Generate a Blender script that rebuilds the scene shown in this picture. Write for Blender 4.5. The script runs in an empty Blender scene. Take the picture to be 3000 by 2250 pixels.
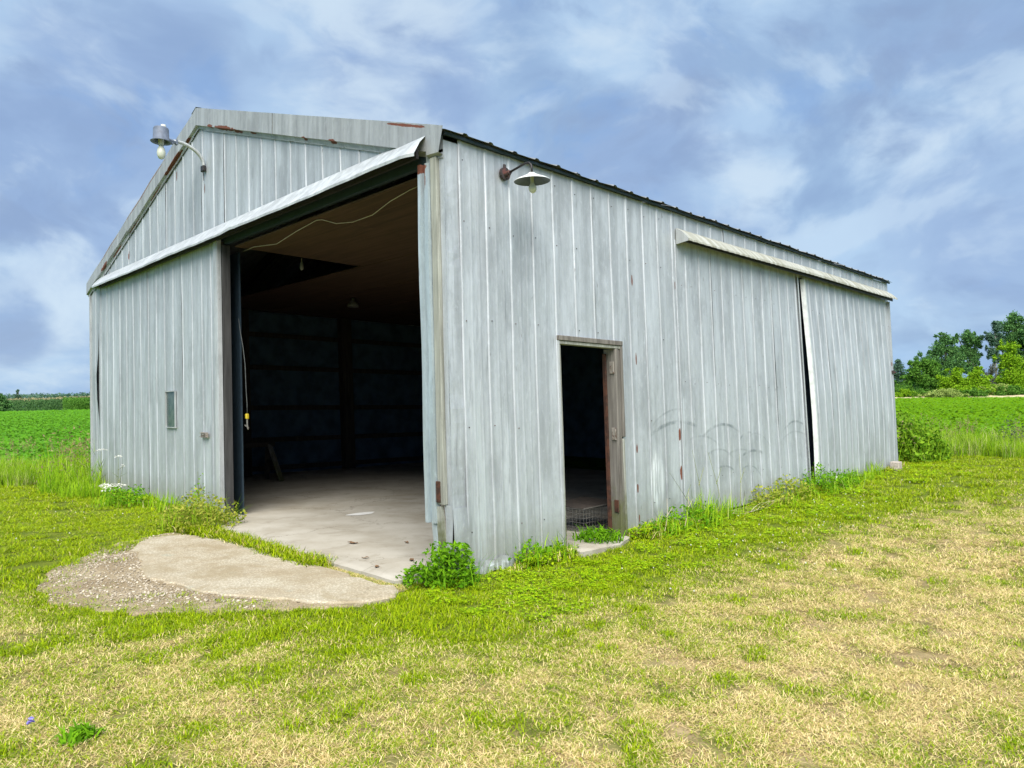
import bpy, math, random
import numpy as np
from mathutils import Vector, Matrix
R = math.radians
rng = np.random.default_rng(7)
random.seed(7)
scene = bpy.context.scene
COL = scene.collection

# ------------------------------------------------------------------ camera
cam_d = bpy.data.cameras.new('camera')
cam_d.sensor_fit = 'HORIZONTAL'; cam_d.sensor_width = 36.0
cam_d.lens = 36.0 * 2115.1 / 3000.0
cam_d.clip_start = 0.05; cam_d.clip_end = 5000
cam = bpy.data.objects.new('camera', cam_d); COL.objects.link(cam)
yaw, pitch, roll = 0.79200, 0.03176, -0.0054
fw = Vector((math.cos(yaw) * math.cos(pitch), math.sin(yaw) * math.cos(pitch), math.sin(pitch)))
rt = fw.cross(Vector((0, 0, 1))).normalized(); up = rt.cross(fw)
r2 = math.cos(roll) * rt + math.sin(roll) * up
u2 = -math.sin(roll) * rt + math.cos(roll) * up
CAM = Vector((-3.939, -4.694, 1.4287))
cam.matrix_world = Matrix(((r2.x, u2.x, -fw.x, CAM.x), (r2.y, u2.y, -fw.y, CAM.y), (r2.z, u2.z, -fw.z, CAM.z), (0, 0, 0, 1)))
scene.camera = cam

# ------------------------------------------------------------------ node helper
class NT:
    def __init__(s, tree): s.t = tree; s.L = tree.links
    def node(s, ty, props=None, **ins):
        n = s.t.nodes.new(ty)
        for k, v in (props or {}).items(): setattr(n, k, v)
        for k, v in ins.items(): s.set(n, k, v)
        return n
    def set(s, n, k, v):
        if isinstance(k, str) and k.startswith('i') and k[1:].isdigit(): k = int(k[1:])
        elif isinstance(k, str): k = k.replace('_', ' ')
        sock = n.inputs[k]
        if isinstance(v, bpy.types.NodeSocket): s.L.new(v, sock)
        else: sock.default_value = v
    def math(s, op, a, b=0.0, c=0.0, clamp=False):
        n = s.node('ShaderNodeMath', dict(operation=op, use_clamp=clamp), i0=a, i1=b, i2=c); return n.outputs[0]
    def vmath(s, op, a, b=(0, 0, 0)):
        n = s.node('ShaderNodeVectorMath', dict(operation=op), i0=a, i1=b); return n.outputs[0]
    def mix(s, f, a, b, mode='MIX'):
        n = s.t.nodes.new('ShaderNodeMix'); n.data_type = 'RGBA'; n.blend_type = mode; n.clamp_factor = True
        for sock, v in ((n.inputs[0], f), (n.inputs[6], a), (n.inputs[7], b)):
            if isinstance(v, bpy.types.NodeSocket): s.L.new(v, sock)
            else: sock.default_value = v if not isinstance(v, tuple) or len(v) == 4 else (*v, 1)
        return n.outputs[2]
    def noise(s, vec, scale, detail=4, rough=0.55, dist=0.0):
        n = s.node('ShaderNodeTexNoise', None, Scale=scale, Detail=detail, Roughness=rough, Distortion=dist)
        if vec is not None: s.L.new(vec, n.inputs['Vector'])
        return n.outputs[0]
    def ss(s, x, lo, hi):
        n = s.node('ShaderNodeMapRange', dict(interpolation_type='SMOOTHSTEP'), i0=x, i1=lo, i2=hi); return n.outputs[0]
    def scale(s, vec, sc, loc=(0, 0, 0)):
        n = s.node('ShaderNodeMapping', None, Location=loc, Scale=sc); s.L.new(vec, n.inputs[0]); return n.outputs[0]
    def pos(s): return s.node('ShaderNodeNewGeometry').outputs['Position']
    def rnd(s): return s.node('ShaderNodeObjectInfo').outputs['Random']
    def bump(s, h, strength=0.3, dist=0.01):
        return s.node('ShaderNodeBump', None, Strength=strength, Distance=dist, Height=h).outputs[0]

def new_mat(name, fn):
    m = bpy.data.materials.new(name); m.use_nodes = True
    t = m.node_tree; t.nodes.clear(); n = NT(t)
    out = t.nodes.new('ShaderNodeOutputMaterial')
    b = fn(n); t.links.new(b, out.inputs[0]); return m
def bsdf(n, base, rough=0.6, metal=0.0, normal=None, spec=0.4):
    b = n.node('ShaderNodeBsdfPrincipled')
    n.set(b, 'Base Color', base if not isinstance(base, tuple) else (*base[:3], 1))
    n.set(b, 'Roughness', rough); n.set(b, 'Metallic', metal); n.set(b, 'Specular IOR Level', spec)
    if normal is not None: n.set(b, 'Normal', normal)
    return b.outputs[0]

# ------------------------------------------------------------------ world, sun, exposure
SUN_EL, SUN_AZ = R(52), R(225)      # azimuth measured from +X towards +Y: the sun stands behind the camera
world = bpy.data.worlds.new('World'); scene.world = world; world.use_nodes = True
wt = world.node_tree; wt.nodes.clear(); n = NT(wt)
d = n.node('ShaderNodeTexCoord').outputs['Generated']
sky = n.node('ShaderNodeTexSky', dict(sky_type='NISHITA', sun_disc=False, sun_elevation=SUN_EL, sun_rotation=math.pi / 2 - SUN_AZ))
sep = n.node('ShaderNodeSeparateXYZ'); wt.links.new(d, sep.inputs[0])
dn = n.vmath('NORMALIZE', d)
P0 = n.scale(dn, (1, 1, 1.6))
wp = n.noise(P0, 2.6, 3, 0.5)
Pw = n.vmath('ADD', P0, n.node('ShaderNodeCombineXYZ', None, X=n.math('MULTIPLY', wp, 0.22), Y=n.math('MULTIPLY', wp, -0.18), Z=n.math('MULTIPLY', wp, 0.12)).outputs[0])
def cl(off, sc, det, ro, di): return n.noise(n.scale(Pw, (1, 1, 1), off), sc, det, ro, di)
n1 = cl((0, 0, 0), 3.4, 7, 0.54, 0.2)
n1u = cl((0, 0, 0.055), 3.4, 5, 0.54, 0.2)
n2 = cl((7.3, 2.1, 0.4), 5.6, 7, 0.56, 0.3)
n4 = cl((1.7, 5.2, 0.9), 7.5, 7, 0.58, 0.2)
n3 = cl((3.1, 9.4, 0.2), 2.1, 4, 0.5, 0.2)
tops = n.math('SUBTRACT', n1, n1u)
def blob(px, py, rad):
    """soft mask around one direction of the sky"""
    v = (fw + r2 * ((px - 1500) / 2115.1) - u2 * ((py - 1125) / 2115.1)).normalized()
    dt = n.node('ShaderNodeVectorMath', dict(operation='DOT_PRODUCT'), i0=n.vmath('NORMALIZE', d), i1=tuple(v)).outputs['Value']
    return n.ss(dt, math.cos(R(rad)), 1.0)
def total(lst):
    t = None
    for b in lst:
        m = n.math('MULTIPLY', blob(*b[:3]), b[3]); t = m if t is None else n.math('ADD', t, m)
    return t
BR = total([(1000, 60, 12, .17), (110, 90, 9, .17), (40, 800, 6, .12), (2170, 470, 6, .16), (1800, 60, 7, .16), (2640, 410, 5, .12), (270, 560, 6, .08)])
DK = total([(1170, 240, 7, .20), (400, 200, 9, .18), (2620, 300, 11, .16), (2080, 330, 7, .12), (60, 420, 8, .14), (30, 930, 4, .2), (1720, 400, 6, .10), (2900, 900, 8, .08)])
n1b = n.math('SUBTRACT', n.math('ADD', n1, BR), DK)
base = n.mix(n.ss(n1b, 0.36, 0.58), (0.325, 0.460, 0.690), (0.465, 0.620, 0.835))
base = n.mix(n.math('MULTIPLY', n.ss(n.math('ADD', n3, n.math('MULTIPLY', DK, 0.5)), 0.46, 0.60), 0.70), base, (0.315, 0.430, 0.680))
hi = n.math('MULTIPLY', n.ss(n.math('ADD', n2, n.math('MULTIPLY', BR, 0.6)), 0.52, 0.72), n.ss(n1b, 0.42, 0.60))
base = n.mix(n.math('MULTIPLY', hi, 0.80), base, (0.660, 0.765, 0.890))
grey = n.math('MULTIPLY', n.ss(n4, 0.50, 0.66), n.ss(n1b, 0.56, 0.42))
base = n.mix(n.math('MULTIPLY', grey, 0.55), base, (0.285, 0.375, 0.575))
blue = n.math('MULTIPLY', n.ss(n2, 0.46, 0.34), n.ss(n1b, 0.54, 0.42))
base = n.mix(n.math('MULTIPLY', blue, 0.5), base, (0.240, 0.405, 0.730))
base = n.mix(n.ss(tops, 0.0, 0.10), base, n.mix(0.40, base, (0.66, 0.77, 0.90)))
base = n.mix(n.ss(tops, 0.0, -0.10), base, n.mix(0.32, base, (0.24, 0.34, 0.57)))
lowband = n.math('MULTIPLY', n.ss(sep.outputs[2], 0.11, 0.0), n.ss(n2, 0.66, 0.40))
base = n.mix(n.math('MULTIPLY', lowband, 0.65), base, (0.110, 0.330, 0.740))
bg_c = n.node('ShaderNodeBackground', None, Color=n.mix(1.0, base, (0.96, 1.0, 1.0), 'MULTIPLY'), Strength=0.215)
bg_s = n.node('ShaderNodeBackground', None, Color=sky.outputs[0], Strength=0.05)
mx = n.node('ShaderNodeMixShader', None, Fac=0.95)
wt.links.new(bg_s.outputs[0], mx.inputs[1]); wt.links.new(bg_c.outputs[0], mx.inputs[2])
wo = wt.nodes.new('ShaderNodeOutputWorld'); wt.links.new(mx.outputs[0], wo.inputs[0])
sun_d = bpy.data.lights.new('sun', 'SUN'); sun_d.energy = 1.5; sun_d.angle = R(55); sun_d.color = (1.0, 0.95, 0.87)
sun = bpy.data.objects.new('sun', sun_d); COL.objects.link(sun)
sv = Vector((math.cos(SUN_EL) * math.cos(SUN_AZ), math.cos(SUN_EL) * math.sin(SUN_AZ), math.sin(SUN_EL)))
sun.rotation_euler = sv.to_track_quat('Z', 'Y').to_euler()
vs = scene.view_settings
scene.display_settings.display_device = 'sRGB'
vs.view_transform = 'Standard'; vs.look = 'None'; vs.gamma = 1.0; vs.exposure = 2.25; vs.use_curve_mapping = False
scene.cycles.use_denoising = True
scene.cycles.max_bounces = 6; scene.cycles.diffuse_bounces = 4; scene.cycles.transparent_max_bounces = 6

# ------------------------------------------------------------------ mesh helpers
def mesh_np(name, V, F, attrs=None, smooth=False):
    """V (n,3); F list of arrays (m,3) or (m,4)."""
    V = np.asarray(V, np.float32); me = bpy.data.meshes.new(name)
    if not isinstance(F, list): F = [F]
    F = [np.asarray(f, np.int32) for f in F if len(f)]
    nl = sum(f.size for f in F); npoly = sum(len(f) for f in F)
    me.vertices.add(len(V)); me.vertices.foreach_set('co', V.ravel())
    me.loops.add(nl); me.loops.foreach_set('vertex_index', np.concatenate([f.ravel() for f in F]))
    me.polygons.add(npoly)
    sizes = np.concatenate([np.full(len(f), f.shape[1], np.int32) for f in F])
    starts = np.concatenate([[0], np.cumsum(sizes)[:-1]]).astype(np.int32)
    me.polygons.foreach_set('loop_start', starts)
    me.polygons.foreach_set('use_smooth', np.full(npoly, smooth))
    for k, a in (attrs or {}).items():
        a = np.asarray(a); ty = 'INT' if a.dtype.kind == 'i' else 'FLOAT'
        at = me.attributes.new(k, ty, 'POINT'); at.data.foreach_set('value', a.astype(np.int32 if ty == 'INT' else np.float32))
    me.update(calc_edges=True); me.validate(); return me

class MB:
    """collects boxes, tubes, lathes and free faces for one mesh"""
    def __init__(s): s.v = []; s.f = []
    def add(s, V, F):
        o = len(s.v); s.v += [tuple(map(float, p)) for p in V]; s.f += [tuple(i + o for i in f) for f in F]
    def box(s, a, b, bev=0.0):
        (x0, y0, z0), (x1, y1, z1) = a, b
        if bev <= 0:
            s.add([(x, y, z) for x in (x0, x1) for y in (y0, y1) for z in (z0, z1)],
                  [(0, 1, 3, 2), (4, 6, 7, 5), (0, 4, 5, 1), (2, 3, 7, 6), (0, 2, 6, 4), (1, 5, 7, 3)])
        else:
            bm_box(s, a, b, bev)
    def obox(s, p, q, w, h, upv=(0, 0, 1)):
        """a bar of section w x h from p to q"""
        p, q = Vector(p), Vector(q); d = (q - p).normalized(); u = Vector(upv)
        if abs(d.dot(u)) > 0.95: u = Vector((1, 0, 0))
        r = d.cross(u).normalized(); u = r.cross(d)
        V = [c + r * (w / 2 * i) + u * (h / 2 * j) for c in (p, q) for i, j in ((-1, -1), (1, -1), (1, 1), (-1, 1))]
        s.add(V, [(0, 3, 2, 1), (4, 5, 6, 7), (0, 1, 5, 4), (1, 2, 6, 5), (2, 3, 7, 6), (3, 0, 4, 7)])
    def tube(s, pts, rad, n=8, cap=True):
        pts = [Vector(p) for p in pts]; rs = rad if isinstance(rad, (list, tuple)) else [rad] * len(pts)
        V = []; prev = None
        for i, p in enumerate(pts):
            t = (pts[min(i + 1, len(pts) - 1)] - pts[max(i - 1, 0)]).normalized()
            if prev is None:
                a = Vector((0, 0, 1)) if abs(t.z) < 0.9 else Vector((1, 0, 0)); prev = t.cross(a).normalized()
            prev = (prev - t * prev.dot(t)).normalized(); b = t.cross(prev)
            V += [p + (prev * math.cos(k * 2 * math.pi / n) + b * math.sin(k * 2 * math.pi / n)) * rs[i] for k in range(n)]
        F = [(i * n + k, i * n + (k + 1) % n, (i + 1) * n + (k + 1) % n, (i + 1) * n + k) for i in range(len(pts) - 1) for k in range(n)]
        if cap: F += [tuple(range(n - 1, -1, -1)), tuple((len(pts) - 1) * n + k for k in range(n))]
        s.add(V, F)
    def lathe(s, prof, c=(0, 0, 0), n=28, M=None):
        V = []; c = Vector(c)
        for r, z in prof:
            for k in range(n):
                a = k * 2 * math.pi / n; p = Vector((r * math.cos(a), r * math.sin(a), z))
                if M is not None: p = M @ p
                V.append(c + p)
        s.add(V, [(i * n + k, i * n + (k + 1) % n, (i + 1) * n + (k + 1) % n, (i + 1) * n + k) for i in range(len(prof) - 1) for k in range(n)])
    def build(s, name, mat, parent=None, lean=False, smooth=False):
        V = [LEAN(p) for p in s.v] if lean else s.v
        me = bpy.data.meshes.new(name); me.from_pydata(V, [], s.f); me.update()
        if smooth:
            me.polygons.foreach_set('use_smooth', np.full(len(me.polygons), True))
        me.materials.append(mat); return link(name, me, parent)
def bm_box(s, a, b, bev):
    import bmesh
    bm = bmesh.new(); bmesh.ops.create_cube(bm, size=1)
    c = [(a[i] + b[i]) / 2 for i in range(3)]; e = [abs(b[i] - a[i]) for i in range(3)]
    for v in bm.verts: v.co = Vector([c[i] + v.co[i] * e[i] for i in range(3)])
    bmesh.ops.bevel(bm, geom=list(bm.edges), offset=bev, segments=1, affect='EDGES')
    bm.verts.index_update(); s.add([v.co for v in bm.verts], [[v.index for v in f.verts] for f in bm.faces]); bm.free()
def link(name, me, parent=None):
    o = bpy.data.objects.new(name, me); COL.objects.link(o)
    if parent is not None: o.parent = parent
    return o
def tag(o, label=None, cat=None, group=None, kind=None):
    for k, v in (('label', label), ('category', cat), ('group', group), ('kind', kind)):
        if v: o[k] = v
    return o
def empty(name, label, cat, group=None):
    o = bpy.data.objects.new(name, None); COL.objects.link(o); o.empty_display_size = 0.2
    return tag(o, label, cat, group)

# the old frame leans: everything nailed to the barn goes through this
SX, SY = -0.0065, 0.0275
def LEAN(p):
    x, y, z = p
    return (x + SX * z, y + SY * z - 0.009 * y * (1 - z / 3.7), z)
def ground_h(x, y):
    x = np.asarray(x, float); y = np.asarray(y, float)
    return 0.0265 * np.clip(x - 1.5, 0, 12.5) + 0.0190 * np.clip(x - 14.0, 0, 140) + 0.0042 * np.clip(y - 8, 0, 200)
gh = lambda x, y: float(ground_h(x, y))
W, L, EAVE, APEXY, APEXZ = 10.58, 11.04, 3.80, 5.25, 5.58

# ------------------------------------------------------------------ materials
def galv(name, base=(0.40, 0.435, 0.45), rust=(), arcs=(), white=(), plane='x', metal=0.25, rough=0.5, streak=1.0):
    def f(n):
        P = n.pos(); o = n.rnd()
        off = n.node('ShaderNodeCombineXYZ', None, X=n.math('MULTIPLY', o, 37.0), Y=n.math('MULTIPLY', o, 11.0), Z=n.math('MULTIPLY', o, 53.0)).outputs[0]
        PO = n.vmath('ADD', P, off)
        s1 = n.noise(n.scale(PO, (9, 9, 0.35)), 1.0, 5, 0.6)
        s2 = n.noise(n.scale(PO, (34, 34, 0.8)), 1.0, 4, 0.6)
        bl = n.noise(P, 1.1, 5, 0.6); fine = n.noise(P, 55, 3, 0.6)
        c = n.mix(n.ss(s1, 0.3, 0.72), tuple(b * 0.74 for b in base), tuple(min(1, b * 1.13) for b in base))
        c = n.mix(n.math('MULTIPLY', n.ss(s2, 0.52, 0.8), 0.45 * streak), c, tuple(b * 0.55 for b in base))
        g2 = n.noise(n.scale(P, (2.2, 2.2, 0.9), (4, 8, 2)), 1.0, 6, 0.65)
        c = n.mix(n.math('MULTIPLY', n.ss(g2, 0.50, 0.66), 0.5), c, tuple(b * 0.52 for b in base))
        c = n.mix(n.math('MULTIPLY', n.ss(bl, 0.5, 0.75), 0.30), c, (base[0] * 0.72, base[1] * 0.75, base[2] * 0.70))
        c = n.mix(n.math('MULTIPLY', n.ss(o, 0.2, 1.0), 0.22), c, tuple(b * 0.82 for b in base))
        mot = n.noise(n.scale(PO, (1, 1, 0.5)), 22, 4, 0.7)
        c = n.mix(n.math('MULTIPLY', n.ss(mot, 0.50, 0.72), 0.32), c, tuple(b * 0.62 for b in base))
        c = n.mix(n.math('MULTIPLY', n.ss(mot, 0.46, 0.30), 0.35), c, tuple(min(1, b * 1.22) for b in base))
        c = n.mix(n.math('MULTIPLY', n.ss(fine, 0.62, 0.75), 0.25), c, tuple(b * 0.6 for b in base))
        wh = n.noise(n.scale(PO, (4.5, 4.5, 0.55), (6, 3, 5)), 1.0, 5, 0.65)
        c = n.mix(n.math('MULTIPLY', n.ss(wh, 0.52, 0.72), 0.55), c, tuple(min(1, b * 1.28) for b in base))
        dk = n.noise(n.scale(PO, (13, 13, 1.6), (1, 9, 4)), 1.0, 4, 0.65)
        c = n.mix(n.math('MULTIPLY', n.ss(dk, 0.58, 0.76), 0.65), c, tuple(b * 0.45 for b in base))
        ln = n.noise(n.scale(n.vmath('ADD', PO, n.node('ShaderNodeCombineXYZ', None, X=n.math('MULTIPLY', bl, 0.05), Y=n.math('MULTIPLY', bl, 0.05), Z=0.0).outputs[0]), (42, 42, 0.55), (2, 7, 1)), 1.0, 3, 0.6)
        c = n.mix(n.math('MULTIPLY', n.ss(ln, 0.66, 0.74), 0.55 * streak), c, tuple(b * 0.38 for b in base))
        c = n.mix(n.math('MULTIPLY', n.ss(ln, 0.34, 0.27), 0.5 * streak), c, tuple(min(1, b * 1.45) for b in base))
        # scattered specks and short dark scratches
        sc = n.noise(n.scale(PO, (26, 26, 5.0), (3, 1, 7)), 1.0, 2, 0.5)
        c = n.mix(n.math('MULTIPLY', n.ss(sc, 0.735, 0.775), 0.6), c, (0.13, 0.13, 0.125))
        sp = n.node('ShaderNodeSeparateXYZ'); n.L.new(P, sp.inputs[0])
        U = sp.outputs[0] if plane == 'x' else sp.outputs[1]; Z = sp.outputs[2]; ZG = Z
        if plane == 'rake':   # height measured from the sloping roof line
            Z = n.math('SUBTRACT', Z, n.math('SUBTRACT', 5.58, n.math('MULTIPLY', n.math('ABSOLUTE', n.math('SUBTRACT', U, 5.40)), 0.334)))
        # mud splash near the ground
        spl = n.math('MULTIPLY', n.ss(n.math('ADD', ZG, n.math('MULTIPLY', n.noise(P, 7, 4, 0.7), -0.35)), 0.35, -0.05), 0.5)
        c = n.mix(spl, c, (0.24, 0.235, 0.19))
        wn = n.noise(P, 14, 3, 0.6)
        for (u0, z0, ru, rz, col) in white:
            d = n.math('ADD', n.math('POWER', n.math('DIVIDE', n.math('SUBTRACT', U, u0), ru), 2), n.math('POWER', n.math('DIVIDE', n.math('SUBTRACT', Z, z0), rz), 2))
            m = n.math('MULTIPLY', n.ss(d, 1.1, 0.3), n.ss(s2, 0.30, 0.52))
            c = n.mix(n.math('MULTIPLY', n.math('MULTIPLY', m, n.ss(ln, 0.40, 0.58)), 0.75), c, col)
        if arcs:
            an = n.noise(n.scale(P, (1, 1, 1), (5, 2, 1)), 9, 3, 0.6)
            tot = None
            for (u0, z0, r, w, zmin, u_a, u_b, k) in arcs:
                du = n.math('SUBTRACT', U, u0); dz = n.math('SUBTRACT', Z, z0)
                dd = n.math('SQRT', n.math('ADD', n.math('MULTIPLY', du, du), n.math('MULTIPLY', dz, dz)))
                ring = n.ss(n.math('ABSOLUTE', n.math('SUBTRACT', dd, r)), w, w * 0.2)
                below = n.math('MULTIPLY', n.math('MULTIPLY', n.ss(n.math('SUBTRACT', r, dd), 0.0, 0.02), n.ss(n.math('SUBTRACT', r, dd), 0.34, 0.0)), 0.22)
                m = n.math('MAXIMUM', ring, below)
                m = n.math('MULTIPLY', m, n.ss(Z, zmin - 0.05, zmin + 0.15))
                m = n.math('MULTIPLY', m, n.math('MULTIPLY', n.ss(U, u_a - 0.08, u_a + 0.04), n.ss(U, u_b + 0.08, u_b - 0.04)))
                m = n.math('MULTIPLY', m, k); tot = m if tot is None else n.math('MAXIMUM', tot, m)
            tot = n.math('MULTIPLY', n.math('MULTIPLY', tot, n.ss(an, 0.30, 0.62)), n.ss(s2, 0.25, 0.55))
            c = n.mix(n.math('MULTIPLY', tot, 0.78), c, (0.15, 0.18, 0.19))
        rtot = None
        for (u0, z0, ru, rz) in rust:
            d = n.math('ADD', n.math('POWER', n.math('DIVIDE', n.math('SUBTRACT', U, u0), ru), 2), n.math('POWER', n.math('DIVIDE', n.math('SUBTRACT', Z, z0), rz), 2))
            d = n.math('ADD', d, n.math('MULTIPLY', n.math('SUBTRACT', wn, 0.5), 2.4))
            m = n.ss(d, 1.05, 0.75); rtot = m if rtot is None else n.math('MAXIMUM', rtot, m)
        r_ = rough; me_ = metal
        if rtot is not None:
            rc = n.mix(fine, (0.085, 0.028, 0.018), (0.19, 0.062, 0.034)); c = n.mix(rtot, c, rc)
            me_ = n.math('MULTIPLY', n.math('SUBTRACT', 1.0, rtot), metal)
            r_ = n.math('ADD', rough, n.math('MULTIPLY', rtot, 0.3))
        h = n.math('ADD', n.math('MULTIPLY', n.noise(n.scale(PO, (5, 5, 1.3)), 1.0, 3, 0.5), 1.0), n.math('MULTIPLY', fine, 0.05))
        return bsdf(n, c, r_, me_, n.bump(h, 0.45, 0.03), 0.45)
    return new_mat(name, f)
def wood(name, a, b, axis='z', sc=1.0, rough=0.85, moss=None):
    def f(n):
        P = n.pos(); s = {'z': (22, 22, 1.2), 'x': (1.2, 22, 22), 'y': (22, 1.2, 22)}[axis]
        o = n.rnd(); off = n.node('ShaderNodeCombineXYZ', None, X=n.math('MULTIPLY', o, 19.0), Y=n.math('MULTIPLY', o, 7.0), Z=n.math('MULTIPLY', o, 5.0)).outputs[0]
        g = n.noise(n.scale(n.vmath('ADD', P, off), tuple(v * sc for v in s)), 1.0, 5, 0.65, 0.6)
        big = n.noise(P, 2.3, 3, 0.5)
        c = n.mix(n.ss(g, 0.3, 0.7), a, b)
        c = n.mix(n.math('MULTIPLY', n.ss(big, 0.45, 0.75), 0.4), c, tuple(v * 0.6 for v in a))
        if moss is not None:
            sp = n.node('ShaderNodeSeparateXYZ'); n.L.new(P, sp.inputs[0])
            c = n.mix(n.math('MULTIPLY', n.ss(n.math('ADD', sp.outputs[2], n.math('MULTIPLY', n.noise(P, 12, 4), -0.8)), moss, moss - 0.5), 0.8), c, (0.09, 0.10, 0.03))
        return bsdf(n, c, rough, 0, n.bump(g, 0.6, 0.006), 0.2)
    return new_mat(name, f)
def plain(name, col, rough=0.6, metal=0.0, var=0.25, sc=18, spec=0.4):
    def f(n):
        P = n.pos(); a = n.noise(P, sc, 5, 0.6)
        c = n.mix(n.ss(a, 0.35, 0.75), tuple(v * (1 + var * 0.5) for v in col), tuple(v * (1 - var) for v in col))
        return bsdf(n, c, rough, metal, n.bump(a, 0.2, 0.004), spec)
    return new_mat(name, f)
def rusty(name, base, rustcol=(0.2, 0.06, 0.03), amount=0.5, metal=0.3):
    def f(n):
        P = n.pos(); a = n.noise(P, 14, 6, 0.65)
        c = n.mix(n.ss(a, 0.62 - amount * 0.3, 0.68 - amount * 0.2), base, rustcol)
        return bsdf(n, c, 0.65, metal, n.bump(a, 0.3, 0.004))
    return new_mat(name, f)

RUST_F = [(8.45, 4.02, .016, .12), (6.3, 4.87, .016, .07), (5.25, 4.45, .012, .07)]
RUST_R = [(4.93, -.215, .08, .025), (4.50, -.215, .30, .03), (4.12, -.235, .12, .02), (2.43, -.22, .05, .02), (1.83, -.215, .07, .022), (0.55, .015, .30, .014), (3.7, -.23, .08, .012),
          (5.75, -.225, .10, .016), (6.3, -.22, .35, .024), (7.1, -.235, .25, .014), (8.1, -.23, .3, .014), (9.0, -.21, .25, .02), (9.65, -.16, .22, .03), (7.6, .012, .9, .010), (9.4, .012, .6, .008)]
RUST_S = [(3.52, 1.09, .018, .075), (3.525, .64, .018, .09), (3.535, 2.88, .008, .045), (2.665, 2.84, .012, .07), (2.65, .96, .014, .06), (2.64, .53, .016, .06), (2.69, 1.96, .012, .07), (2.655, .2, .012, .05), (10.83, 2.2, .02, .04)]
ARCS = [(3.505, -0.06, 1.298, .035, .95, 2.95, 3.86, 1.0), (4.494, .295, .894, .03, .9, 4.05, 4.86, 1.0), (6.564, .535, .659, .025, 1.0, 6.2, 6.85, 1.0),
        (5.161, .682, .387, .022, .9, 4.92, 5.2, .9), (5.256, .008, .813, .03, .6, 4.9, 5.5, 1.0), (4.484, .148, .509, .02, .5, 4.35, 4.75, .8), (4.354, .249, .629, .02, .6, 4.1, 4.7, .6),
        (3.506, .512, .879, .02, 1.1, 3.0, 3.6, .6), (3.952, .267, .791, .022, .85, 3.75, 4.4, .6), (6.54, .172, .872, .02, .8, 6.05, 6.8, .5), (5.12, .209, .415, .018, .45, 4.95, 5.45, .8),
        (4.9, -0.1, .95, .02, .5, 4.6, 5.15, .6), (5.35, .55, .5, .02, .7, 5.2, 5.7, .5)]
WHITES = [(3.03, .58, .15, .34, (0.80, 0.85, 0.90)), (2.99, .70, .06, .26, (0.85, 0.88, 0.92)), (0.52, .02, .3, .06, (0.65, 0.70, 0.73)), (0.30, .8, .12, .9, (0.50, 0.55, 0.58))]
M_side = galv('galvanised_side', (0.475, 0.512, 0.550), rust=RUST_S, arcs=ARCS, white=WHITES, plane='x')
M_front = galv('galvanised_front', (0.450, 0.486, 0.520), rust=RUST_F, plane='y')
M_rake = galv('galvanised_rake', (0.375, 0.395, 0.405), rust=RUST_R, plane='rake')
M_plain = galv('galvanised_plain', (0.45, 0.475, 0.485))
M_hood = galv('hood_metal', (0.47, 0.50, 0.52), metal=0.1, rough=0.45, streak=0.4)
M_teal = galv('blue_flashing', (0.43, 0.51, 0.55), rust=[(.36, 3.53, .10, .05), (.29, 3.42, .018, .16), (.43, 3.47, .016, .08)], plane='y', metal=0.3, rough=0.42)
M_roof = galv('roof_metal', (0.26, 0.28, 0.29))
M_post = wood('weathered_pine', (0.37, 0.385, 0.345), (0.20, 0.205, 0.18), moss=0.25)
M_greywood = wood('grey_wood', (0.235, 0.22, 0.20), (0.11, 0.10, 0.09), moss=0.22)
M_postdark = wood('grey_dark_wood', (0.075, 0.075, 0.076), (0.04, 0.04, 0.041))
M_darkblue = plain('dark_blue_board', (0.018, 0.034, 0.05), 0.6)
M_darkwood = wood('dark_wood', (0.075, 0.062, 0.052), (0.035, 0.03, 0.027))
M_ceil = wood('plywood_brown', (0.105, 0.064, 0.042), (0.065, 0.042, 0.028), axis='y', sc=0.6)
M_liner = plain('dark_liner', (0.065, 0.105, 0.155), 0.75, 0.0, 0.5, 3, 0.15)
M_black = plain('black_iron', (0.03, 0.027, 0.027), 0.5, 0.3)
M_rustbar = rusty('rusty_bar', (0.10, 0.042, 0.026), (0.05, 0.025, 0.018), 0.6)
M_handle = rusty('weathered_handle', (0.30, 0.27, 0.24), (0.12, 0.08, 0.06), 0.4)
M_bracket = rusty('iron_bracket', (0.06, 0.05, 0.05), (0.16, 0.07, 0.06), 0.4)
M_enamel = plain('white_enamel', (0.74, 0.78, 0.76), 0.25, 0, 0.12, 25)
M_shadein = plain('shade_inside', (0.06, 0.075, 0.08), 0.45)
M_bulb = new_mat('frosted_bulb', lambda n: bsdf(n, n.mix(n.noise(n.pos(), 60, 2), (0.50, 0.53, 0.44), (0.60, 0.62, 0.54)), 0.35, 0, None, 0.5))
M_cordgrey = plain('grey_cord', (0.09, 0.10, 0.10), 0.6)
M_dimbulb = plain('dimmed_bulb', (0.16, 0.16, 0.14), 0.5)  # bulb colour darkened to put the interior's shade into it
M_greylamp = plain('grey_lamp_housing', (0.115, 0.14, 0.19), 0.6, 0.0)
M_pale = plain('pale_cap', (0.48, 0.50, 0.44), 0.5)
M_paletrim = plain('pale_edge_metal', (0.66, 0.69, 0.69), 0.5, 0.1, 0.2, 9)
M_yellow = plain('yellow_plug', (0.55, 0.42, 0.03), 0.5)
M_cable = plain('pale_cable', (0.44, 0.40, 0.30), 0.6)
M_wire = plain('wire', (0.23, 0.22, 0.20), 0.45, 0.6)
M_leaf = plain('dead_leaf', (0.16, 0.095, 0.05), 0.8)
M_block = plain('concrete_block', (0.40, 0.35, 0.32), 0.9, 0, 0.3, 40)
M_oldbrick = plain('old_brick', (0.17, 0.12, 0.095), 0.9, 0, 0.4, 30)
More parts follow.
